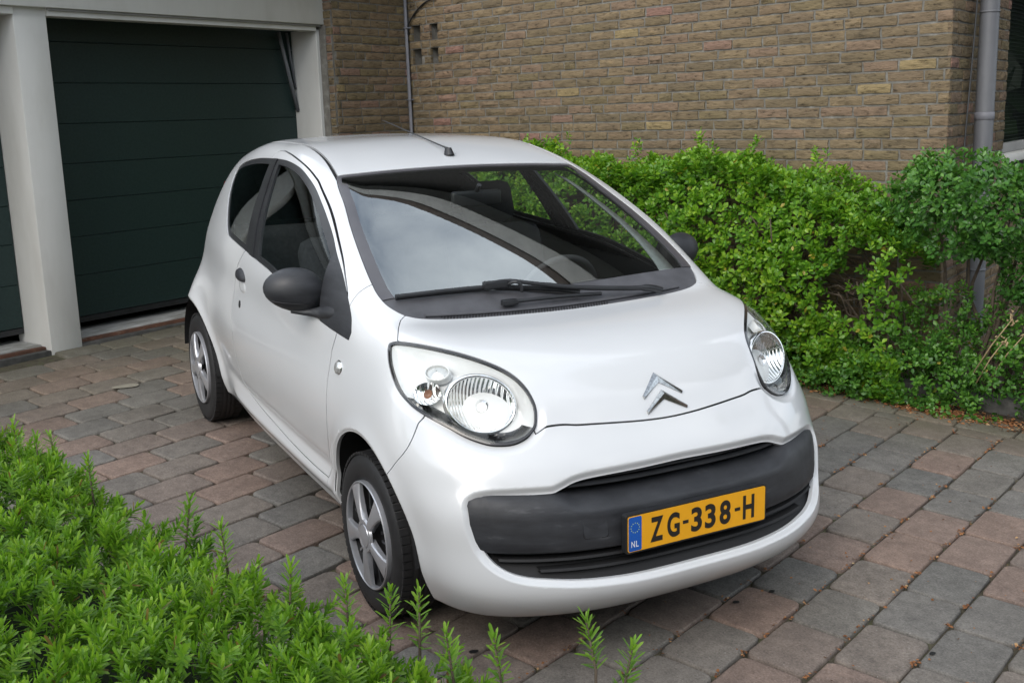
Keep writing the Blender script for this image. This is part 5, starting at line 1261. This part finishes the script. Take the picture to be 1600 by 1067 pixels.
blob_shrub('ground_cover','low spreading green ground cover spilling over the dark kerb below the hedge','shrub',[(4.15,.52,-.16,.50,.20,.17),(4.62,.44,-.13,.46,.24,.20),(5.05,.24,-.08,.40,.20,.22),(5.45,.14,-.12,.36,.20,.20),(4.95,.50,-.27,.22,.12,.08),(3.3,.60,-.12,.60,.14,.16),(4.72,.24,.10,.26,.15,.24),(5.22,.20,.12,.20,.12,.20)],640,.030,MT['cover'],33,7,14,.5)
def build_small():
    r=np.random.default_rng(77)
    # dead flower stalks by the downpipe
    parts=[]
    for e,n,z0,z1,le in((5.12,.42,-.12,.22,.10),(5.20,.40,-.14,.16,.09),(5.16,.44,-.14,.10,.03)):
        a=toW([e-.10],[n],[z0])[0]; b=toW([e+le],[n],[z1])[0]; m_=(a+b)/2+np.array([0,0,.02]); parts.append(tube([a,m_,b],[.004,.0035,.0025],6))
        for k in range(9):
            c=b+r.normal(size=3)*.014; parts.append(tube([c,c+r.normal(size=3)*.012+np.array([0,0,.008])],[.006,.003],5))
    tag(mesh_obj('dry_stalks',*join_vf(parts),principled('dry_stalk',(.36,.27,.15),.9,noise=40)),'bleached dead flower stalks leaning above the ground cover at the right','plant')
    # litter: dry husks along the bed edge and in the joints of the right-hand paving
    P=[];
    n=2600; p=r.uniform(-2.2,1.25,n); a=EDGE+.02+r.normal(size=n)*.055+.04*np.sin(p*5); P.append(PD*a[:,None]+PN*p[:,None])
    n=700; p=r.normal(size=n)*.16+.42; a=EDGE-.06+r.normal(size=n)*.04; P.append(PD*a[:,None]+PN*p[:,None])
    J=[j for j in JOINTS if j[1]>.15]; 
    for a0,p0,p1 in J:
        if r.uniform()<.62:
            k=int(r.integers(6,26)); P.append(PD*(a0+r.normal(size=(k,1))*.010)+PN*np.where(r.uniform(size=(k,1))<.5,p0,p1)+PN*r.normal(size=(k,1))*.006)
        if r.uniform()<.45:
            k=int(r.integers(5,16)); P.append(PD*(a0+r.uniform(0,.3,size=(k,1)))+PN*(p1+r.normal(size=(k,1))*.004))
    n=420; P.append(np.stack([r.uniform(-2.2,2.4,n),r.uniform(-.2,2.6,n)],1))
    P=np.concatenate(P); n=len(P); z=r.uniform(.0,.007,n); P3=np.c_[P,z]; q=r.uniform(0,6.28,n); D=np.stack([np.cos(q),np.sin(q),r.normal(size=n)*.25],1); Nn=np.array([0,0,1.])+r.normal(size=(n,3))*.45; Ln=r.uniform(.007,.020,n)*np.where(np.arange(n)<3300,1.25,.85)
    o=leaves('leaf_litter',P3,D,Nn,Ln,Ln*.6,r.uniform(0,1,n),leaf_mat('dry_leaf',[(.0,(.10,.035,.012)),(.35,(.20,.075,.025)),(.7,(.33,.15,.06)),(1.,(.50,.36,.20))],None,.8,.1),None); o['kind']='stuff'
    # single fallen items
    lf=leaves('fallen_leaf',np.array([[1.255,-1.02,.012]]),np.array([[.5,.8,.25]]),np.array([[.2,0,1.]]),np.array([.060]),np.array([.026]),np.array([.8]),principled('orange_leaf',(.50,.22,.07),.7,noise=60),None,'needle',.3)
    tag(lf,'single curled orange leaf lying on the paving beside the yew hedge','leaf')
    for (x,y),lab in(((-.66,-.62),'x'),):
        pass
    g_=toW
    # white patch left on a paver by the pillar
    th=np.linspace(0,6.28,16,endpoint=False); c=np.array([-3.12,-1.02]); V=[(c[0]+.035*math.cos(t)*(1+.15*math.sin(3*t)),c[1]+.085*math.sin(t)*(1+.12*math.cos(2*t)),.0045) for t in th]
    tag(mesh_obj('pale_stain',V,[tuple(range(16))],principled('dried_mortar',(.26,.24,.19),.95,noise=40),None,False),'pale dried mortar patch on a grey paver left of the rear wheel','stain')
    # oil drops near the front bumper
    for i,(px,py,rr) in enumerate(((740,1017,.016),(1150,940,.014),(1206,923,.013),(1457,1020,.013))):
        d=np.array(c_f)+(px-800)/1727.8337*np.array(c_r)-(py-533.5)/1727.8337*np.array(c_u); t=(0.004-CAM[2])/d[2]; q=CAM+t*d
        V=[(q[0]+rr*.6*math.cos(t_)*(1+.2*math.sin(2*t_+i)),q[1]+rr*math.sin(t_),.0042) for t_ in th]
        tag(mesh_obj('oil_spot',V,[tuple(range(16))],MT['dark'],None,False),['dark oil spot on the paving near the yew shoots, lowest of the spots','dark oil spot on the paving just under the front bumper','dark oil spot on a brown paver right of the bumper centre','dark damp spot on a grey paver in the lower right corner'][i],'stain')
build_small()
# trees across the street, behind the photographer: seen only as reflections in the paint, chrome and glass
def build_trees():
    r=np.random.default_rng(9)
    for i,(x,y,h,w) in enumerate(((13,-7,7.5,3.2),(15,-1,8.5,3.6),(14.5,5,7.0,3.0),(11,10.5,7.5,3.0),(-3.4,10.6,5.2,2.6),(1.3,5.3,9.0,2.3))):  # last tree is added out of view to darken the bonnet's reflection
        t=thing('street_tree' if i<4 else 'unseen_garden_tree',['leafy tree across the street, straight ahead of the car','tallest leafy tree across the street','leafy tree across the street beside the tallest one','leafy tree across the street, nearest the brick gable','smaller leafy tree in the garden beyond the right-hand window','unseen tall narrow tree added right of the car to darken its reflections'][i],'tree',None,'trees across the street' if i<4 else None)
        k=2600; d=unit(r.normal(size=(k,3))); rad=r.uniform(.4,1,k)**.5; P=np.array([x,y,h*(.50 if i<5 else .74)])+d*np.array([w,w,h*(.47 if i<5 else .25)])*rad[:,None]; P+=d*(vnoise(P,.9,i)*.5)[:,None]
        leaves('crown',P,unit(d+r.normal(size=(k,3))*.6),unit(d+r.normal(size=(k,3))*.5),r.uniform(.35,.6,k),r.uniform(.3,.5,k),r.uniform(0,1,k),MT['tree'],t)
        tube_obj('trunk',[(x,y,-.02),(x+.05,y,1.5),(x,y+.1,h*.6)],[.22,.17,.08],MT['bark'],t,10)
build_trees()
